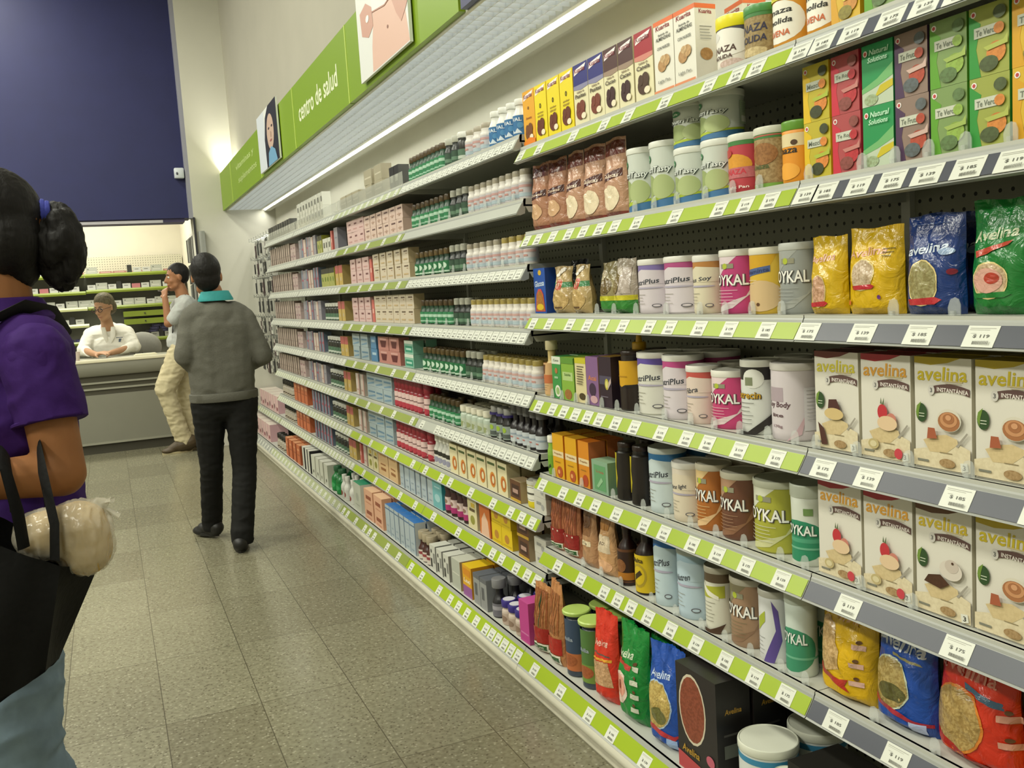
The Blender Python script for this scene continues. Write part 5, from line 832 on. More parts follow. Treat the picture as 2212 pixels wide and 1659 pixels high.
for r in (6, 7):
    run('E',r,'dj',8.12,7.64,5,1,1,'beige jar with black lid','jar'); run('E',r,'orp',7.55,7.0,4,1,1,'orange box','box'); run('E',r,'bg',6.84,6.24,6,1,1,'grey blue box','box'); run('E',r,'wgd',6.20,5.80,5,1,1,'row of dark topped jars','jar'); run('E',r,'ry',5.78,5.59,2,1,1,'red and yellow box','box')
run('E',8,'dj',8.10,7.70,4,1,1,'beige jar with black lid','jar'); run('E',8,'orp',7.66,7.02,4,2,1,'orange box','box'); run('E',8,'bx',6.95,6.64,3,1,1,'black edged white box','box'); run('E',8,'wl',6.62,6.06,4,2,1,'long white box','box'); run('E',8,'gbt',6.03,5.76,2,2,1,'bright green bottle','bottle'); run('E',8,'tube',5.74,5.57,2,2,1,'white lotion bottle','bottle')
for zz, xf, n_ in ((FD[7], 1.34, 4), (.1405, 1.25, 4)):
    for i in range(n_): put(Q['pb'], 9.34-.265*i, xf+.08, zz, 'pale pink box %s below the hanging packs' % ('on the upper shelf' if zz > .2 else 'on the base shelf'), 'box', 'pink boxes %s' % ('on the upper shelf' if zz > .2 else 'on the base shelf'))
# --- peg hooks and hanging packs
M_HOOK = mat('hook_wire', 'c0c2bc', 0.25, metal=0.7, noise=0.02)
hk = MB(); hk.tube([(0,0,0),(0,-.24,.0),(0,-.262,.012)], .0035, seg=6); hk.box(-.016,-.272,-.002,.016,-.268,.030); HK = hk.mesh('peg_hook', M_HOOK)
PK = []
for i, (a, b, c3) in enumerate((('2a2a28','8c8c84','c8c8bc'),('3c3c3a','b4b4a8','5c5c58'),('b8b8ae','3a3a38','7a7a74'),('4a3c3c','c0b8b0','2c2c2a'))):
    W_, H_ = .074, .140+.01*i; mb = MB(); mb.box(-W_/2, -.001, -H_, W_/2, .001, 0, c(c3)); mb.box(-W_/2+.008, -.012, -H_+.012, W_/2-.008, -.001, -.035, c(a)); mb.decals([('r',-.3,.78,.3,.95,b),('r',-.2,.3,.2,.5,b)], W_, H_, lambda u, v, off: (u, -.0125-off, v), z0=-H_)
    PK.append(mb.mesh('hanging_pack', P_PAPER, False))
rr = random.Random(5)
for ri, hz in enumerate((1.98, 1.80, 1.62, 1.44, 1.25, 1.06, .88)):
    for k in range(8):
        y = 8.34+.148*k
        obj_ = obj('peg_hook', HK, None, (1.627, y, hz), -pi/2); tag(obj_, 'chrome peg hook with price plate in hook row %s from top' % ('one','two','three','four','five','six','seven')[ri], 'hook', 'peg hooks, row %d' % (ri+1))
        if rr.random() < .97:
            p = obj('hanging_pack', PK[(k+ri) % 4 if ri != 3 else k % 2], None, (1.627-.235+rr.uniform(0,.03), y, hz-.004), -pi/2+rr.uniform(-.1,.1)); tag(p, 'small pack hanging from a chrome hook in hook row %s from top' % ('one','two','three','four','five','six','seven')[ri], 'pack', 'packs hanging in row %d' % (ri+1))
# ================================================================ PHARMACY COUNTER AND WHAT IS BEHIND IT
M_CTR = mat('counter_laminate', '7c7b6e', 0.45, noise=0.04, scale=4); M_CTOP = mat('counter_top', 'a3a294', 0.35, noise=0.04, scale=5); M_CEDGE = mat('counter_edge', 'dcd6bc', 0.4, noise=0.02)
M_CDARK = mat('counter_recess', '454234', 0.6, noise=0.08, scale=6); M_STRIP = mat('counter_strip', '9b9a8c', 0.35, metal=0.3, noise=0.03); M_KICK = mat('counter_kick', '3d3a2e', 0.6, noise=0.1, scale=6)
t = empty('pharmacy_counter', (-0.8, 9.95, 0), 0, 'long grey pharmacy counter with dark grooves in front of the pharmacist', 'counter')
X0, X1 = -2.2, 1.68
MB().box(X0, -.015, .905, X1, .44, .935, bev=.004).build('counter_top', M_CTOP, t)
mb = MB(); mb.prism([(-.028,.905),(-.032,.918),(-.028,.934),(-.0155,.9355),(-.0155,.902)], 'x', X0, X1); mb.build('edge_strip', M_CEDGE, t)
mb = MB(); mb.prism([(-.018,.904),(-.026,.86),(-.018,.785),(-.004,.770),(.02,.770),(.02,.904)], 'x', X0, X1); mb.build('upper_panel', M_CTR, t)
MB().box(X0, .022, .585, X1, .04, .770).build('groove_panel', M_CDARK, t, False)
for z in (.702, .642): MB().box(X0, .006, z-.009, X1, .022, z+.009).build('groove_strip', M_STRIP, t, False)
MB().box(X0, .0, .118, X1, .02, .585).build('lower_panel', M_CTR, t, False)
MB().box(X0, -.004, .095, X1, .02, .1175).build('bottom_strip', M_STRIP, t, False)
MB().box(X0, .03, .0, X1, .05, .094).build('kick_board', M_KICK, t, False)
MB().box(X1-.02, .055, .0, X1, .42, .904).build('end_panel', M_CTR, t, False)
# things on the counter
CT = .9355
def pile(n, cx, cy, w_, d_, z, h, lab, cat, name, cols, g=None):
    for i in range(n):
        o = MB().box(-w_/2,-d_/2,0,w_/2,d_/2,h,c(cols[i%len(cols)])).build(name, P_PAPER, None, False, loc=(cx+random.uniform(-.004,.004), cy, z+i*(h+.0003))); o.rotation_euler = (0,0,random.uniform(-.1,.1)); tag(o, lab, cat, g)
mb = MB(); mb.box(-.105,-.05,0,.105,.05,.012,c('e6e0c4')); mb.box(-.09,-.048,.012,.095,.045,.018,c('efe9cf')); o = mb.build('paper_pad', P_PAPER, None, False, loc=(.335, 10.06, CT)); o.rotation_euler = (0,0,.08); tag(o, 'pad of white paper lying on the counter right of the pharmacist', 'paper pad')
mb = MB(); mb.lathe([(.030,0),(.040,.085),(.042,.086),(.038,.085),(.028,.004),(.0003,.004)], c('d3c3b8'), 20); o = mb.build('paper_cup', P_PAPER, None, loc=(-.30, 10.04, CT)); tag(o, 'pale paper cup on the counter left of the pharmacist', 'cup')
mb = MB(); mb.box(-.05,-.03,0,.05,.03,.05,c('6a5244')); mb.box(-.046,-.026,.05,.046,.026,.056,c('3c2c26')); o = mb.build('small_basket', P_PLAS, None, loc=(-.375, 10.16, CT)); tag(o, 'small brown box on the counter beyond the paper cup', 'box')
# office chair behind the pharmacist
t = empty('office_chair', (.35, 11.02, 0), pi-.25, 'grey upholstered office chair behind the counter, right of the pharmacist', 'chair')
M_CH = mat('chair_fabric', '8b8a82', 0.8, noise=0.06, scale=40, bump=.1); M_CHB = mat('chair_plastic', '2c2c2a', 0.5, noise=0.04)
mb = MB(); mb.ball((0,0,.98), (.20,.055,.17), seg=24, rings=14); mb.build('backrest', M_CH, t); mb = MB(); mb.ball((0,-.24,.60), (.24,.23,.05), seg=24); mb.build('seat', M_CH, t)
mb = MB(); mb.tube([(0,.02,.60),(0,.05,.75),(0,.03,.95)], .02, seg=8); mb.build('back_support', M_CHB, t)
mb = MB(); mb.tube([(0,-.22,.10),(0,-.22,.56)], .025, seg=12); mb.build('gas_column', M_CHB, t)
for k in range(5): a = 2*pi*k/5; mb = MB(); mb.tube([(0,-.22,.10),(.26*cos(a),-.22+.26*sin(a),.06)], [.022,.014], seg=6); l = mb.build('leg', M_CHB, t); mb = MB(); mb.ball((.27*cos(a),-.22+.27*sin(a),.026), .026, seg=10, rings=6); mb.build('caster', M_CHB, l)
t = empty('stool', (.02, 10.76, 0), 0, 'round stool that the pharmacist sits on behind the counter', 'stool'); mb = MB(); mb.lathe([(.14,.430),(.15,.445),(.14,.458),(.0003,.460)], c('3a3a38'), 24); mb.build('seat', M_CHB, t); mb = MB(); mb.lathe([(.15,0),(.15,.012),(.03,.03),(.025,.43)], c('3a3a38'), 24); mb.build('pedestal', M_CHB, t)
# shelving on the back wall
M_GREY = mat('pharmacy_panel', '8c8d80', 0.6, noise=0.05, scale=4); M_GRN = mat('pharmacy_strip', '76852a', 0.35, noise=0.05, scale=4); M_BRT = mat('pharmacy_strip_pale', 'c8cc94', 0.25, noise=0.05, scale=4)
struct('trim_30', MB().box(-2.2, 11.90, 0.0, .92, 11.93, 1.80), M_GREY); struct('trim_31', MB().box(-2.2, 11.94, 1.80, .92, 11.96, 2.03), M_PEGW)
PW = {'w':small_box(.085,.055,'b4b5ac',[('r',-.3,.5,.2,.7,'7c7c76')],name='medicine_box'), 'g':small_box(.12,.075,'a3a598',[('r',-.35,.3,.35,.4,'c4c4b8'),('e',-.3,.7,.06,.08,'5c5c50')],name='medicine_box'), 'r':small_box(.13,.022,'9c6c60',[('r',-.4,.3,.4,.6,'c4aca0')],name='medicine_box'), 'b':small_box(.10,.030,'2c2a4c',[('r',-.3,.3,.3,.6,'5c5a84')],name='medicine_box'), 'k':small_box(.05,.085,'32322e',[],name='medicine_box'), 'p':small_box(.09,.05,'a86a6c',[],name='medicine_box')}
def pshelf(x0, x1, z, m, lab):
    t = empty('wall_shelf', ((x0+x1)/2, 11.60, z), 0, lab, 'shelf', 'green edged pharmacy shelves'); h = (x1-x0)/2-.003
    MB().box(-h, .012, .02, h, .295, .04).build('deck', M_DECK, t, False); mb = MB(); mb.prism([(0,0),(-.002,.022),(.012,.04),(.014,.0)], 'x', -h, h); mb.build('edge_strip', m, t, False)
def prow(x0, x1, z, keys, where):
    x = x0; r = random.Random(int(z*100)+int(x0*10)); i = 0
    while x < x1-.06:
        pr = PW[keys[i % len(keys)]]; i += 1; W_ = max(v.co.x for v in pr[1].vertices)*2
        o = obj(pr[0], pr[1], None, (x+W_/2, 11.66, z+.0405), 0); tag(o, 'small medicine box on the %s behind the counter' % where, 'box', 'medicine boxes, %s' % where); x += W_+r.uniform(.002,.02)
for (x0, x1, side) in ((-1.12,-.17,'left'), (-.17,.90,'right')):
    lv = (1.79,1.60,1.42,1.23,1.03) if side == 'left' else (1.79,1.61,1.42,1.03)
    for i, z in enumerate(lv):
        m = M_BRT if (side == 'left' and i in (2,3)) else M_GRN
        pshelf(x0, x1, z, m, '%s green edged shelf of the %s pharmacy wall bay' % (ORD[i] if i < len(lv)-1 else 'lowest', side))
        where = '%s shelf of the %s bay' % (ORD[i] if i < len(lv)-1 else 'lowest', side)
        ks = [['g','r','r','k','w','w'],['w','g','w','k','w','p'],['g','g','w'],['w','k'],['b','b','w']][i]
        prow(x0+.02, x1-.02, z, ks, where)
        if i == 1 or (i == 0 and side == 'right'):
            for q in range(4):
                o = obj('medicine_box', PW['r' if i == 0 else 'w'][1], None, (x0+.25+.135*q, 11.84, z+.0405), 0); tag(o, 'small medicine box at the back of the %s' % where, 'box', 'rear medicine boxes, %s' % where)
for z in (1.365, 1.275):
    t = empty('drawer_unit', (.545, 11.56, z-.045), 0, '%s wide lime green drawer on the pharmacy back wall' % ('upper' if z > 1.3 else 'lower'), 'drawer')
    MB().box(-.35, 0, 0, .35, .02, .062).build('drawer_front', M_GRN, t, False); MB().box(-.34, .021, .003, .34, .33, .060).build('drawer_box', M_DECK, t, False)
    for xx in (-.12, .16): MB().box(xx-.008, -.006, .026, xx+.008, -.0005, .040).build('drawer_knob', M_CHB, t, False)
for i in range(9):
    o = obj('medicine_box', PW['b'][1], None, (.50+.11*(i%3)+.02*(i//3), 11.50+.0*i, 1.03+.0405+.031*(i//3)), random.uniform(-.1,.1)); o.location.y = 11.66; o.location.z = 1.0705+.0565+.0306*(i//3); tag(o, 'dark blue box in the stack behind the leaning man', 'box', 'stacked dark blue boxes')
# rack of hanging packs on the side wall of the pharmacy, black trim and grey box on the pier
t = empty('display_board', (.925, 10.20, 1.50), 0, 'white board of hanging packs on the pharmacy side wall', 'display board')
MB().box(-.012, -.42, 0, 0, .55, .66).build('board', mat('board_white', 'c9c9c4', 0.5, noise=0.02), t, False)
for zi, z in enumerate((.60, .33, .12)):
    for k in range(6):
        mb = MB(); mb.box(-.050, -.030, -.20 if zi else -.24, -.020, .030, 0, c(('5c5e5c','9c9e9a','36383a')[(k+zi)%3])); mb.box(-.040,-.002,0,-.012,.002,.006,c('8c8c8c')); mb.build('hanging_pack', P_PAPER, t, False, loc=(0, -.36+.15*k, z))
o = MB().box(.866, 9.478, 1.30, .884, 9.499, 2.245).build('edge_trim', mat('black_trim', '23222a', 0.5, noise=0.05), None, False); tag(o, 'black vertical corner trim on the edge of the white pier', 'trim strip')
mb = MB(); mb.box(.903, 9.435, 1.46, .957, 9.499, 2.11, bev=.004); o = mb.build('wall_cabinet', mat('grey_cabinet', '8b8c86', 0.4, metal=.2, noise=0.05), None); tag(o, 'narrow grey metal box mounted on the white pier', 'wall box')
mb = MB(); mb.box(-.045,-.035,0,.045,.03,.10,c('c6ccd6'),bev=.012); o = mb.build('alarm_siren', P_PLAS, None, loc=(.785, 9.55, 2.6205)); mb = MB(); mb.ball((-.02,-.036,.045),(.010,.006,.014),c('4a4c58')); mb.build('sensor_eye', P_PLAS, o); tag(o, 'small white alarm sensor on the ledge of the blue wall', 'alarm sensor')
# ================================================================ PEOPLE
from mathutils import noise as mnoise
def cap_mesh(mb, p, r0, q, r1, seg=14):
    p = Vector(p); q = Vector(q); d = (q-p); L = d.length; t = d/L; pts = []; rs = []
    for k in range(5): a = (pi/2)*(1-k/4)-.0; pts.append(p - t*r0*sin(a)); rs.append(max(r0*cos(a), .0005))
    for k in range(1, 5): pts.append(p+d*(k/5)); rs.append(r0+(r1-r0)*k/5)
    for k in range(5): a = (pi/2)*(k/4); pts.append(q + t*r1*sin(a)); rs.append(max(r1*cos(a), .0005))
    mb.tube(pts, rs, seg=seg)
def ell_mesh(mb, ctr, r, yaw=0.0, pitch=0.0):
    k = len(mb.v); mb.ball((0,0,0), r, seg=20, rings=14); Rm = Matrix.Rotation(yaw, 3, 'Z') @ Matrix.Rotation(pitch, 3, 'X')
    for i in range(k, len(mb.v)): mb.v[i] = tuple(Rm @ Vector(mb.v[i]) + Vector(ctr))
def blob(name, caps, ells, m, parent, voxel=.008, smooth=4, wrinkle=0.0, wscale=9.0, wstretch=(1,1,1), clip=None):
    mb = MB()
    for p, r0, q, r1 in caps: cap_mesh(mb, p, r0, q, r1)
    for e in ells: ell_mesh(mb, *e)
    me = mb.mesh('tmp', None, False); o = bpy.data.objects.new('tmp', me); COL.objects.link(o)
    md = o.modifiers.new('r', 'REMESH'); md.mode = 'VOXEL'; md.voxel_size = voxel
    ms = o.modifiers.new('s', 'SMOOTH'); ms.iterations = smooth; ms.factor = .5
    dg = bpy.context.evaluated_depsgraph_get(); ev = o.evaluated_get(dg); me2 = bpy.data.meshes.new_from_object(ev, preserve_all_data_layers=False, depsgraph=dg)
    bpy.data.objects.remove(o); bpy.data.meshes.remove(me)
    me2.materials.clear()
    if wrinkle:
        ns = [v.normal.copy() for v in me2.vertices]
        for v, n in zip(me2.vertices, ns):
            q = Vector((v.co.x*wstretch[0], v.co.y*wstretch[1], v.co.z*wstretch[2]))*wscale
            f = mnoise.noise(q)+.5*mnoise.noise(q*2.3); f = (1-abs(f)*2.2)
            v.co += n*wrinkle*f*.6
    if clip:
        bm = bmesh.new(); bm.from_mesh(me2)
        for co, no in clip:
            g = bmesh.ops.bisect_plane(bm, geom=bm.verts[:]+bm.edges[:]+bm.faces[:], plane_co=co, plane_no=no, clear_outer=True)
            ed = [e for e in g['geom_cut'] if isinstance(e, bmesh.types.BMEdge)]
            if ed: bmesh.ops.holes_fill(bm, edges=ed)
        bm.to_mesh(me2); bm.free()
    me2.name = name; me2.materials.append(m); me2.shade_smooth()
    ob = bpy.data.objects.new(name, me2); COL.objects.link(ob); ob.parent = parent
    return ob
def head_parts(ctr, yaw, s=1.0, tilt=0.0):
    """yaw: facing direction angle in the XY plane; returns capsules, ellipsoids, local->world"""
    f = Vector((cos(yaw)*cos(tilt), sin(yaw)*cos(tilt), sin(tilt))); r = Vector((sin(yaw), -cos(yaw), 0)); u = r.cross(f)
    C = Vector(ctr); P = lambda a, b, d: C + (f*a + r*b + u*d)*s
    yw = yaw - pi/2
    caps = [(P(.088,0,.012), .009*s, P(.108,0,-.030), .013*s), (P(.03,-.035,-.07), .03*s, P(.065,0,-.098), .024*s), (P(.03,.035,-.07), .03*s, P(.065,0,-.098), .024*s), (P(.078,-.030,.028), .011*s, P(.078,.030,.028), .011*s), (P(.100,0,-.034), .010*s, P(.095,.011,-.034), .008*s), (P(.100,0,-.034), .010*s, P(.095,-.011,-.034), .008*s)]
    ells = [(P(-.012,0,.03), (.077*s,.097*s,.097*s), yw, tilt), (P(.026,0,-.022), (.064*s,.068*s,.088*s), yw, tilt), (P(.086,0,-.062), (.024*s,.010*s,.007*s), yw, tilt), (P(.084,0,-.074), (.020*s,.011*s,.007*s), yw, tilt), (P(.062,-.040,-.030), (.020*s,.018*s,.020*s), yw, tilt), (P(.062,.040,-.030), (.020*s,.018*s,.020*s), yw, tilt)]
    for sd in (-1, 1): ells.append((P(-.005, sd*.077, -.008), (.009*s,.018*s,.031*s), yw-sd*.25, tilt))
    return caps, ells, P
def hand_parts(w, d, n, L=.17, curl=.5, side=1):
    """w wrist, d hand direction, n palm normal; five fingers curling towards the palm normal"""
    w = Vector(w); d = Vector(d).normalized(); n = (Vector(n)-d*Vector(n).dot(d)).normalized(); s = d.cross(n)*side; caps = []
    for k, off in enumerate((-.030, -.010, .010, .029)): caps.append((w+d*.02+s*off*.6, .013, w+d*.085+s*off, .0115))
    for k, (off, fl) in enumerate(((-.032,.062),(-.011,.078),(.011,.084),(.032,.074))):
        p = w+d*.085+s*off; a = 0.0
        for j, seg in enumerate((.42,.33,.25)):
            a += curl*(.7 if j == 0 else .9); q = p+(d*cos(a)+n*sin(a)+s*off*.8)*fl*seg; caps.append((p, .0088-.0008*j, q, .0082-.0008*j)); p = q
    p = w+d*.025+s*.032; q = p+(d*.55+s*.75+n*.35).normalized()*.036; caps.append((p, .0125, q, .0105)); q2 = q+(d*.85+s*.3+n*.4).normalized()*.032; caps.append((q, .0100, q2, .0085))
    return caps
def eyes(P, s, parent, browcol):
    me = mat('eye_white', 'cfc8bc', 0.3, noise=0.01); mi = mat('eye_dark', '1c1410', 0.2, noise=0.01)
    for sd in (-1, 1):
        mb = MB(); mb.ball(P(.078, sd*.030, .004), .0115*s, seg=12, rings=8); e = mb.build('eye', me, parent); mb = MB(); mb.ball(P(.0865, sd*.031, .003), .0055*s, seg=10, rings=6); mb.build('iris', mi, e)
        mb = MB(); mb.tube([P(.088, sd*.014, .027), P(.090, sd*.030, .032), P(.080, sd*.047, .027)], [.003*s,.004*s,.002*s], seg=6); mb.build('eyebrow', browcol, parent)
    mb = MB(); mb.tube([P(.0915,-.022,-.067), P(.0975,-.008,-.0675), P(.0975,.008,-.0675), P(.0915,.022,-.067)], .0028*s, seg=6); mb.build('mouth', mat('lips', '8a4a40', 0.5, noise=0.02), parent)
SK1 = mat('skin_tan', '9a6c4c', 0.5, noise=0.06, scale=20, sub=.05); SK2 = mat('skin_light', 'ad8566', 0.5, noise=0.06, scale=20, sub=.05); SK3 = mat('skin_warm', '8c5c34', 0.6, noise=0.06, scale=20, sub=.05)
HAIR = mat('hair_black', '0e0b09', 0.62, noise=0.3, scale=60, bump=.5, stretch=(1,1,.2)); HAIR2 = mat('hair_greying', '6c6450', 0.5, noise=0.3, scale=50, bump=.5, col2='4a4434', stretch=(1,1,.3))
def shoe(name, heel, toe, w_, h, m, parent, sole=None, solem=None):
    H = Vector(heel); T = Vector(toe); d = (T-H); 
    ob = blob(name, [(H+Vector((0,0,h*.62)), h*.50, H+d*.35+Vector((0,0,h*.45)), h*.46), (H+d*.35+Vector((0,0,h*.50)), h*.42, H+d*.72+Vector((0,0,.042)), .040), (H+d*.2+Vector((0,0,.034)), .034, H+d*.85+Vector((0,0,.030)), .030)], [(H+d*.80+Vector((0,0,.030)), (w_*.5,.07,.030), math.atan2(d.y, d.x)-pi/2), (H+d*.12+Vector((0,0,.034)), (w_*.42,.05,.034), math.atan2(d.y, d.x)-pi/2)], m, parent, .006, 3)
    yw = math.atan2(d.y, d.x); L = d.length; mb = MB(); dn = d.normalized(); sd = Vector((-dn.y, dn.x, 0)); pts = []
    for k in range(20):
        a = 2*pi*k/20; x = cos(a)*L*.56+L*.5; y = sin(a)*w_*.5*(.82+.18*cos(a)); p = H+dn*x+sd*y; pts.append((p.x, p.y))
    z0 = H.z; mb.prism(pts, 'z', z0+.0005, z0+.018); mb.build('sole', solem or m, ob)
# ---- man in the grey sweater, walking away from the camera
t = empty('person', (.56, 5.50, 0), 0, 'person in grey sweater with teal collar and black trousers walking away, seen from behind', 'person')
HC = (.550, 5.55, 1.562); hc, he, P = head_parts(HC, 1.42, 1.0)
def sh(v): return (v[0]-.56, v[1]-5.50, v[2])
def S_(L): return [(sh(a), b, sh(c_), d) for a, b, c_, d in L]
def E_(L): return [(sh(e[0]),)+tuple(e[1:]) for e in L]
armL = [((.452,5.53,1.330), .050, (.390,5.50,1.125), .041), ((.390,5.50,1.125), .039, (.460,5.72,1.03), .029)]
armR = [((.728,5.53,1.305), .050, (.808,5.49,1.090), .041), ((.808,5.49,1.090), .039, (.735,5.70,1.03), .029)]
tors = [((.585,5.53,1.32), .085, (.580,5.53,.90), .105), ((.500,5.54,1.34), .058, (.680,5.54,1.325), .058), ((.525,5.54,1.25), .10, (.645,5.54,1.25), .10), ((.525,5.54,1.25), .098, (.528,5.53,.95), .098), ((.645,5.54,1.25), .098, (.632,5.53,.95), .098), ((.535,5.53,.95), .10, (.625,5.53,.95), .10)]
legs = [((.492,5.53,.84), .084, (.480,5.60,.46), .052), ((.480,5.60,.46), .050, (.470,5.78,.11), .036), ((.668,5.52,.84), .086, (.650,5.47,.44), .054), ((.650,5.47,.44), .054, (.592,5.36,.11), .038)]
body_caps = hc+[((.575,5.54,1.48), .052, (.585,5.53,1.36), .062)]+armL+armR+tors+legs+[((.474,5.78,.11), .035, (.44,5.86,.05), .03), ((.585,5.36,.11), .036, (.595,5.46,.05), .03)]
body_caps += hand_parts((.440,5.72,1.02), (.3,.9,.1), (.6,-.2,0), curl=.5) + hand_parts((.745,5.70,1.03), (-.3,.9,.1), (-.6,-.2,0), curl=.5, side=-1)
blob('body', S_(body_caps), E_(he), SK1, t, .007, 3)
hair = he[0]; u0 = Vector(HC)
blob('hair', [], E_([((HC[0]-.004,HC[1]-.018,HC[2]+.036),(.083,.098,.098),0.0),((HC[0]-.002,HC[1]-.045,HC[2]-.012),(.072,.062,.078),0.0)]), HAIR, t, .006, 2, .002, 60)
SW = mat('sweater_grey', '605f57', 0.85, noise=0.08, scale=120, bump=.25)
g = lambda L, k: [(a, b+k, c_, d+k) for a, b, c_, d in L]
sl = lambda L, k: [(L[0][0], L[0][1]+k, L[0][2], L[0][3]+k), (L[1][0], L[1][1]+k, L[1][2], L[1][3]+k)]
sw = blob('sweater', S_(g(tors, .030)+sl(armL, .019)+sl(armR, .019)+[((.465,5.53,1.335), .062, (.715,5.53,1.315), .062), ((.518,5.53,.90), .118, (.642,5.53,.895), .118)]), E_([((.585,5.53,1.38),(.085,.08,.04))]), SW, t, .009, 4, .006, 7, (1,1,1.6), clip=[((0,0,.862),(-.03,0,-1)),((0,0,1.425),(0,-.1,1))])
mb = MB(); mb.lathe([(.181,.852),(.185,.856),(.186,.896),(.180,.902)], c('55544c'), 40, sx=1.03, sy=.75); 
hemo = mb.build('hem_band', SW, sw, loc=(.022, .03, 0))
TEAL = mat('teal_collar', '2b8f90', 0.7, noise=0.08, scale=60, bump=.1)
cx, cy = .585-.56, 5.53-5.50; mb = MB(); ring = []
for k, (rr_, zz) in enumerate(((.058,1.440),(.064,1.476),(.076,1.474),(.098,1.428),(.097,1.420),(.074,1.440))): ring.append((rr_, zz))
mb.lathe(ring, (1,1,1,1), 36, cx=cx, cy=cy, sx=1.0, sy=.86); mb.build('collar', TEAL, t)
PT = mat('trousers_black', '1c1c1b', 0.8, noise=0.1, scale=40, bump=.1)
blob('trousers', S_([(a, b+.014, c_, d+(.024 if i in (1,3) else .012)) for i, (a, b, c_, d) in enumerate(legs)]+[((.525,5.53,.835), .108, (.640,5.53,.835), .108), ((.470,5.79,.12), .058, (.468,5.79,.07), .058), ((.590,5.355,.12), .062, (.590,5.355,.07), .062)]), [], PT, t, .008, 3, .006, 8, (1,1,2.2), clip=[((0,0,.045),(0,0,-1)),((0,0,.900),(0,0,1))])
BS = mat('shoe_black', '12110f', 0.5, noise=0.1)
shoe('shoe', sh((.490,5.75,.012)), sh((.395,5.90,.0)), .095, .085, BS, t); shoe('shoe', sh((.570,5.315,0)), sh((.600,5.56,0)), .100, .085, BS, t)
# ---- man in beige trousers leaning at the counter, in profile
bx, by = .66, 9.62; t = empty('person', (bx-.02, by-.13, 0), 0, 'person in pale shirt and beige trousers leaning at the counter with hand at mouth', 'person')
def sh(v): return (v[0]-bx, v[1]-by, v[2])
HC = (.690, 9.62, 1.682); hc, he, P = head_parts(HC, pi+.12, 1.06, -.06)
armN = [((.735,9.47,1.43), .055, (.560,9.46,1.250), .042), ((.560,9.46,1.250), .038, (.555,9.50,1.49), .028)]
armF = [((.735,9.75,1.43), .055, (.740,9.77,1.16), .042), ((.740,9.77,1.16), .038, (.665,9.76,.96), .028)]
tors = [((.735,9.62,1.36), .115, (.700,9.62,1.06), .120), ((.735,9.52,1.42), .06, (.735,9.72,1.42), .06), ((.690,9.56,1.06), .105, (.690,9.68,1.06), .105)]
legs = [((.660,9.55,.98), .105, (.475,9.52,.630), .075), ((.475,9.52,.630), .066, (.590,9.55,.14), .046), ((.690,9.69,.98), .105, (.680,9.70,.52), .075), ((.680,9.70,.52), .066, (.690,9.70,.12), .046)]
caps = hc+[((.705,9.62,1.59), .055, (.730,9.62,1.46), .066)]+armN+armF+tors+legs+[((.59,9.55,.12), .036, (.47,9.53,.04), .03), ((.69,9.70,.12), .036, (.57,9.70,.04), .03)]
caps += hand_parts((.555,9.50,1.49), (.05,.5,.8), (.6,.6,-.1), curl=.8) + hand_parts((.665,9.76,.96), (-.3,0,-1), (-.4,-1,0), curl=.4)
blob('body', S_(caps), E_(he), SK1, t, .008, 3)
P2 = lambda a, b, d: Vector(sh(P(a, b, d)))
eyes(P2, 1.06, t, HAIR)
blob('hair', [], E_([((HC[0]+.014,HC[1],HC[2]+.040),(.104,.083,.100),0.0),((HC[0]+.045,HC[1],HC[2]+.0),(.066,.072,.066),0.0)]), HAIR, t, .008, 2, .001, 60)
mb = MB(); mb.box(-.05,-.028,-.004,.05,.028,.004,c('1c1614'),bev=.003); ph = mb.build('mobile_phone', P_PLAS, None, loc=(.535,9.53,1.545)); ph.rotation_euler = (.3,.35,.2); tag(ph, 'dark object held at the mouth by the person in beige trousers', 'phone')
SHRT = mat('shirt_pale', 'b2b6b2', 0.8, noise=0.08, scale=30, bump=.1, col2='a9a9a6'); BGE = mat('trousers_beige', 'c0b594', 0.8, noise=0.1, scale=20, bump=.15)
s_ = blob('shirt', S_(g(tors, .030)+[(armN[0][0], .072, (.600,9.462,1.285), .060), (armF[0][0], .072, (.695,9.78,1.22), .062), ((.66,9.58,1.06), .125, (.66,9.66,1.06), .125)]), [], SHRT, t, .009, 4, .008, 7, (1,1,1.3), clip=[((0,0,1.02),(0,0,-1)),((0,0,1.545),(0,0,1))])
mb = MB(); mb.tube([sh((.74,9.50,1.51)), sh((.640,9.47,1.37)), sh((.60,9.50,1.22)), sh((.585,9.56,1.10))], .010, seg=6, flat=.4); mb.build('shoulder_strap', mat('strap_black','191817',.7,noise=.05), t)
blob('trousers', S_([(a, b+.016, c_, d+(.030 if i in (1,3) else .018)) for i, (a, b, c_, d) in enumerate(legs)]+[((.665,9.57,1.0), .120, (.675,9.67,1.0), .120), ((.60,9.55,.16), .070, (.605,9.55,.10), .074), ((.69,9.70,.16), .070, (.69,9.70,.10), .070)]), [], BGE, t, .009, 3, .012, 9, (1,1,1.8), clip=[((0,0,.060),(0,0,-1)),((0,0,1.05),(0,0,1))])
BR = mat('shoe_brown', '44361f', 0.6, noise=0.1); SO = mat('shoe_sole_pale', 'a89c78', 0.6, noise=0.05)
shoe('shoe', sh((.655,9.55,.0)), sh((.405,9.53,0)), .105, .15, BR, t, solem=SO); shoe('shoe', sh((.750,9.70,0)), sh((.51,9.70,0)), .105, .14, BR, t, solem=SO)
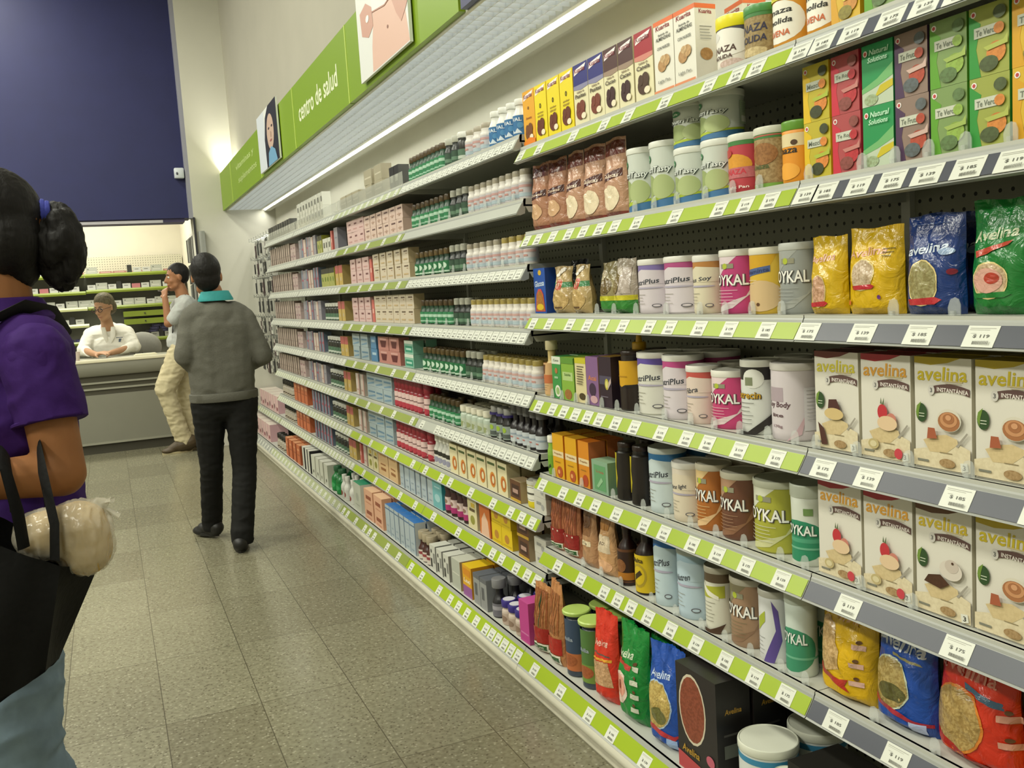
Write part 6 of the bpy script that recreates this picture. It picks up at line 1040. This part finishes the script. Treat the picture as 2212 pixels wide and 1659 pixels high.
# ---- pharmacist behind the counter
bx, by = .02, 10.62; t = empty('person', (bx, by, 0), 0, 'person with grey hair, glasses and white coat sitting behind the counter', 'person')
HC = (.000, 10.50, 1.440); hc, he, P = head_parts(HC, -2.25, 1.10, -.25)
armL = [((.185,10.62,1.16), .060, (.250,10.50,1.012), .046), ((.250,10.50,1.012), .042, (.010,10.22,.976), .028)]
armR = [((-.150,10.62,1.16), .060, (-.235,10.47,1.012), .046), ((-.235,10.47,1.012), .042, (-.120,10.18,.976), .028)]
tors = [((.02,10.66,1.14), .12, (.02,10.72,.72), .13), ((-.10,10.62,1.16), .075, (.14,10.62,1.16), .075), ((-.05,10.60,1.02), .12, (.08,10.60,1.02), .12)]
legs = [((-.08,10.74,.565), .09, (-.10,10.53,.55), .075), ((.12,10.74,.565), .09, (.14,10.53,.55), .075), ((-.10,10.53,.55), .07, (-.10,10.50,.12), .045), ((.14,10.53,.55), .07, (.14,10.50,.12), .045)]
caps = hc+[((.005,10.55,1.34), .055, (.015,10.60,1.22), .065)]+armL+armR+tors+legs+hand_parts((.010,10.22,.982), (-.8,-.45,0.05), (0,.3,-1), curl=.25)+hand_parts((-.120,10.18,.985), (.55,-.5,0.05), (0,.3,-1), curl=.25, side=-1)
blob('body', S_(caps), E_(he), SK2, t, .008, 3)
P2 = lambda a, b, d: Vector(sh(P(a, b, d)))
eyes(P2, 1.10, t, HAIR2)
blob('hair', [], [(P2(-.022,0,.052),(.092,.108,.096),-2.25-pi/2),(P2(-.060,0,-.01),(.090,.068,.085),-2.25-pi/2)], HAIR2, t, .008, 2, .004, 40)
mb = MB()
for sd in (-1, 1): mb.tube([P2(.104+.0*k, sd*.033+.024*cos(2*pi*k/14), .002+.018*sin(2*pi*k/14)) for k in range(15)], .0038, seg=6)
mb.tube([P2(.106,-.009,.006), P2(.110,0,.008), P2(.106,.009,.006)], .0024, seg=6)
for sd in (-1, 1): mb.tube([P2(.102, sd*.057, .006), P2(.05, sd*.080, .006), P2(.0, sd*.084, .004)], .0024, seg=6)
mb.build('glasses', mat('glasses_dark', '3a1c16', 0.3, noise=.02), t)
COAT = mat('coat_white', 'dcdacf', 0.8, noise=0.04, scale=20, bump=.08)
co = blob('coat', S_(g(tors, .028)+g(armL[:1], .020)+g(armR[:1], .020)+[(armL[1][0], .056, (.095,10.325,.988), .038), (armR[1][0], .056, (-.160,10.285,.988), .038)]), [], COAT, t, .008, 4, .008, 9, (1,1,1.2), clip=[((0,-.02,1.245),(0,-1.0,1)),((0,0,.50),(0,0,-1))])
mb = MB(); mb.tube([sh((-.03,10.500,1.235)), sh((-.02,10.475,1.15)), sh((.0,10.468,1.06))], [.022,.026,.010], seg=8, flat=.35); mb.build('lapel', COAT, co)
mb = MB(); mb.tube([sh((.065,10.500,1.235)), sh((.055,10.472,1.15)), sh((.02,10.466,1.06))], [.022,.026,.010], seg=8, flat=.35); mb.build('lapel', COAT, co)
mb = MB(); mb.decals([('r',-.5,.85,.5,1,'3c4454'),('p',[(-.2,0),(.1,.0),(.3,.7),(-.1,.7)],'4a5468')], .065, .05, lambda u, v, off: (u, -off*3, v)); mb.build('badge_print', P_PAPER, co, loc=sh((.115,10.458,1.075)))
TR3 = mat('trousers_dark', '2c2d33', 0.8, noise=.08); blob('trousers', S_([(a, b+.016, c_, d+.018) for a, b, c_, d in legs]), [], TR3, t, .009, 3, clip=[((0,0,.06),(0,0,-1)),((0,0,.66),(0,0,1))])
M_SHOE3 = mat('shoe_plain','2c2a28',.6,noise=.05); shoe('shoe', sh((-.10,10.53,0)), sh((-.12,10.31,0)), .085, .07, M_SHOE3, t); shoe('shoe', sh((.14,10.53,0)), sh((.15,10.31,0)), .085, .07, M_SHOE3, t)
# ---- shopper in the foreground, cut by the left edge of the photograph
bx, by = -.22, 2.20; t = empty('person', (bx, by, 0), 0, 'person in purple polo shirt and jeans with black ponytail, cut by the left picture edge', 'person')
HC = (-.205, 2.20, 1.580); hc, he, P = head_parts(HC, pi, 1.0)
armN = [((-.130,2.045,1.315), .052, (-.108,2.000,1.090), .046), ((-.108,2.000,1.090), .046, (-.335,1.910,1.110), .031)]
armF = [((-.150,2.350,1.315), .052, (-.190,2.400,1.08), .044), ((-.190,2.400,1.08), .042, (-.38,2.36,1.02), .030)]
tors = [((-.205,2.20,1.27), .105, (-.215,2.20,.98), .110), ((-.150,2.10,1.320), .060, (-.160,2.30,1.320), .060), ((-.205,2.14,1.18), .105, (-.205,2.26,1.18), .105)]
legs = [((-.245,2.13,.90), .098, (-.265,2.12,.52), .078), ((-.265,2.12,.52), .068, (-.150,2.13,.11), .050), ((-.232,2.27,.90), .098, (-.300,2.28,.52), .078), ((-.300,2.28,.52), .068, (-.400,2.28,.11), .046)]
caps = hc+[((-.185,2.20,1.49), .050, (-.190,2.20,1.37), .060)]+armN+armF+tors+legs+hand_parts((-.335,1.910,1.095), (-1,-.25,.05), (0,.8,.3), curl=.7)+hand_parts((-.38,2.36,1.02), (-.9,0,-.3), (0,-.8,0), curl=.5)
blob('body', S_(caps), E_(he), SK3, t, .006, 4)
P2 = lambda a, b, d: Vector(sh(P(a, b, d)))
eyes(P2, 1.0, t, HAIR)
blob('hair', [(sh((-.150,2.20,1.62)), .05, sh((-.112,2.20,1.615)), .026)], E_([((HC[0]+.000,HC[1],HC[2]+.038),(.108,.090,.096),0.0),((HC[0]+.036,HC[1],HC[2]-.020),(.070,.092,.088),0.0),((HC[0]+.052,HC[1],HC[2]-.075),(.040,.052,.050),0.0)]), HAIR, t, .005, 3, .002, 50, (1,1,3))
rh = random.Random(4)
pe = []
for i in range(46):
    a = i/46; ang = rh.uniform(0, 2*pi); w_ = .034*sin(pi*min(1, .10+a*.88))+.006; pe.append(((sh((-.078+.006*a+w_*cos(ang), 2.20+w_*sin(ang)*.9, 1.605-.128*a))), (.020,.020,.034), 0.0))
blob('ponytail', [(sh((-.100,2.20,1.615)), .014, sh((-.080,2.20,1.60)), .026)], pe, HAIR, t, .0045, 6, .004, 120, (1,1,.25))
mb = MB()
for dx in (-.009, 0, .009): mb.tube([sh((-.098+dx, 2.20+.021*cos(2*pi*k/16), 1.616-dx*.4+.021*sin(2*pi*k/16))) for k in range(17)], .0065, seg=8)
mb.build('hair_tie', mat('hair_tie_blue', '3d46a8', 0.8, noise=.2, scale=60, bump=.3), t)
PUR = mat('polo_purple', '361a5c', 0.8, noise=0.10, scale=60, bump=.12)
po = blob('polo_shirt', S_(g(tors, .026)+[(armN[0][0], .064, (-.128,2.038,1.290), .060), (armF[0][0], .070, (-.17,2.375,1.20), .066), ((-.222,2.15,.93), .134, (-.222,2.25,.93), .134), ((-.238,2.15,.90), .134, (-.238,2.25,.90), .134)]), E_([((-.190,2.20,1.385),(.075,.085,.04))]), PUR, t, .007, 4, .007, 8, (1,1,1.3), clip=[((0,0,.86),(0,0,-1)),((0,0,1.425),(.25,0,1))])
mb = MB(); mb.lathe([(.058,1.420),(.062,1.440),(.072,1.436),(.092,1.398),(.090,1.390),(.070,1.412)], (1,1,1,1), 32, cx=.032, cy=0, sx=1.0, sy=.98); mb.build('collar', PUR, po)
dv = Vector((.022,-.045,-.225)).normalized(); sl_ = blob('sleeve', [(sh((-.132,2.048,1.318)), .067, sh((-.112,2.012,1.16)), .068)], [], PUR, po, .006, 3, .006, 10, (1,1,1.3), clip=[(Vector(sh((-.121,2.030,1.188))), dv)])
mb = MB(); mb.tube([Vector(sh((-.1205,2.029,1.190)))+Vector((.066*cos(q*pi/12), .066*sin(q*pi/12), .002-(dv.x*.066*cos(q*pi/12)+dv.y*.066*sin(q*pi/12))/dv.z)) for q in range(25)], .0045, seg=6); mb.build('sleeve_hem', PUR, sl_)
JN = mat('jeans_blue', '7c90a0', 0.85, noise=0.25, scale=18, bump=.2, col2='6d7f8e')
blob('jeans', S_([(a, b+.014, c_, d+(.036 if i in (1,3) else .020)) for i, (a, b, c_, d) in enumerate(legs)]+[((-.228,2.15,.90), .118, (-.228,2.25,.90), .118), ((-.150,2.13,.14), .090, (-.148,2.13,.08), .092), ((-.40,2.28,.14), .085, (-.40,2.28,.08), .088)]), [], JN, t, .008, 3, .010, 7, (1,1,1.8), clip=[((0,0,.03),(0,0,-1)),((0,0,.98),(0,0,1))])
mb = MB(); mb.tube([sh((-.335,2.06,1.22)), sh((-.290,2.045,1.30)), sh((-.225,2.045,1.385)), sh((-.150,2.09,1.420)), sh((-.105,2.20,1.405)), sh((-.085,2.30,1.35))], .018, seg=8, flat=.3); mb.build('shoulder_strap', mat('strap_black','191817',.7,noise=.05), t)
shoe('shoe', sh((-.13,2.13,0)), sh((-.37,2.11,0)), .09, .08, BS, t); shoe('shoe', sh((-.35,2.28,0)), sh((-.59,2.28,0)), .09, .08, BS, t)
# ---- tote bag on her forearm with a wrapped loaf
BAGM = mat('tote_black', '0f0f0e', 0.75, noise=0.15, scale=80, bump=.15)
t = empty('tote_bag', (-.15, 2.0, .70), 0, 'black cloth tote bag hanging from the forearm of the person in purple', 'bag')
def bagshape():
    A = [(-.300,1.86,1.045),(-.120,1.86,.940),(-.165,1.86,.750),(-.300,1.86,.680)]
    B = [(-.262,1.985,1.055),(-.060,1.985,.900),(-.150,1.985,.725),(-.262,1.985,.680)]
    mb = MB(); N = 8; lo = lambda p, q, f: tuple(p[i]+(q[i]-p[i])*f for i in range(3))
    def face(a, b, d, e, bul):
        vs = []
        for j in range(N+1):
            for i in range(N+1):
                p = lo(lo(a, b, i/N), lo(e, d, i/N), j/N); q = sin(pi*i/N)*sin(pi*j/N); vs.append((p[0]-.15+.15+bul[0]*q, p[1]+bul[1]*q+.004*sin(9*p[0]*9+j), p[2]))
        fs = [(j*(N+1)+i, j*(N+1)+i+1, (j+1)*(N+1)+i+1, (j+1)*(N+1)+i) for j in range(N) for i in range(N)]
        mb.add([(v[0]+.15, v[1]-2.0, v[2]-.70) for v in vs], fs, (1,1,1,1))
    face(A[0],A[1],A[2],A[3],(0,-.018)); face(B[1],B[0],B[3],B[2],(0,.018)); face(A[1],B[1],B[2],A[2],(-.012,0)); face(B[0],A[0],A[3],B[3],(.01,0)); face(A[3],A[2],B[2],B[3],(0,0))
    return mb
bagshape().build('body', BAGM, t)
sb_ = lambda L: [(a+.15, b-2.0, c_-.70) for a, b, c_ in L]
for pts in ([(-.175,1.856,.985),(-.178,1.858,1.05),(-.190,1.872,1.125),(-.195,1.94,1.152),(-.20,2.016,1.115),(-.20,1.990,1.03)], [(-.128,1.856,.955),(-.122,1.860,1.02),(-.134,1.895,1.118),(-.140,1.965,1.150),(-.145,2.042,1.10),(-.140,1.990,.97)]):
    mb = MB(); mb.tube(sb_(pts), .016, seg=8, flat=.22); mb.build('strap', BAGM, t)
t = empty('wrapped_loaf', (-.10, 1.925, .955), 0, 'loaf of bread in a clear knotted plastic bag sticking out of the black tote', 'bread')
CR = mat('bread_crust', 'b4924c', 0.8, noise=0.2, scale=14, bump=.2, col2='c8a866')
def shl(v): return (v[0]+.10, v[1]-2.0, v[2]-.95)
sh = shl
blob('loaf', S_([((-.150,2.0,.988), .042, (-.085,2.0,.985), .056), ((-.088,2.0,.985), .054, (-.078,2.0,.945), .050)]), [], CR, t, .006, 8, .002, 14)
PLB = mat('plastic_wrap', 'd8d2c0', 0.15, alpha=.40, noise=.05, scale=20, bump=.6)
blob('plastic_wrap', S_([((-.150,2.0,.985), .048, (-.082,2.0,.982), .058), ((-.082,2.0,.988), .055, (-.078,2.0,.948), .053), ((-.075,2.0,1.02), .024, (-.040,2.0,1.030), .010)]), [], PLB, t, .004, 3, .006, 26, (2.2,1,.6))
mb = MB()
for a, b in (((-.040,2.0,1.030),(-.022,1.995,1.034)), ((-.040,2.0,1.022),(-.014,2.0,1.000))): mb.tube([sh(a), sh(b)], [.007,.016], seg=8, flat=.4)
mb.build('knot_ends', PLB, t)

for n_ in ('tote_black','trousers_black','hair_black','hair_greying','polo_purple','sweater_grey','jeans_blue','strap_black','shirt_pale','trousers_beige','coat_white','trousers_dark'):
    if n_ in MATS: MATS[n_].node_tree.nodes['Principled BSDF'].inputs['Specular IOR Level'].default_value = .15 if n_ != 'hair_black' else .3
for n_ in ('skin_tan','skin_light','skin_warm'): MATS[n_].node_tree.nodes['Principled BSDF'].inputs['Specular IOR Level'].default_value = .3
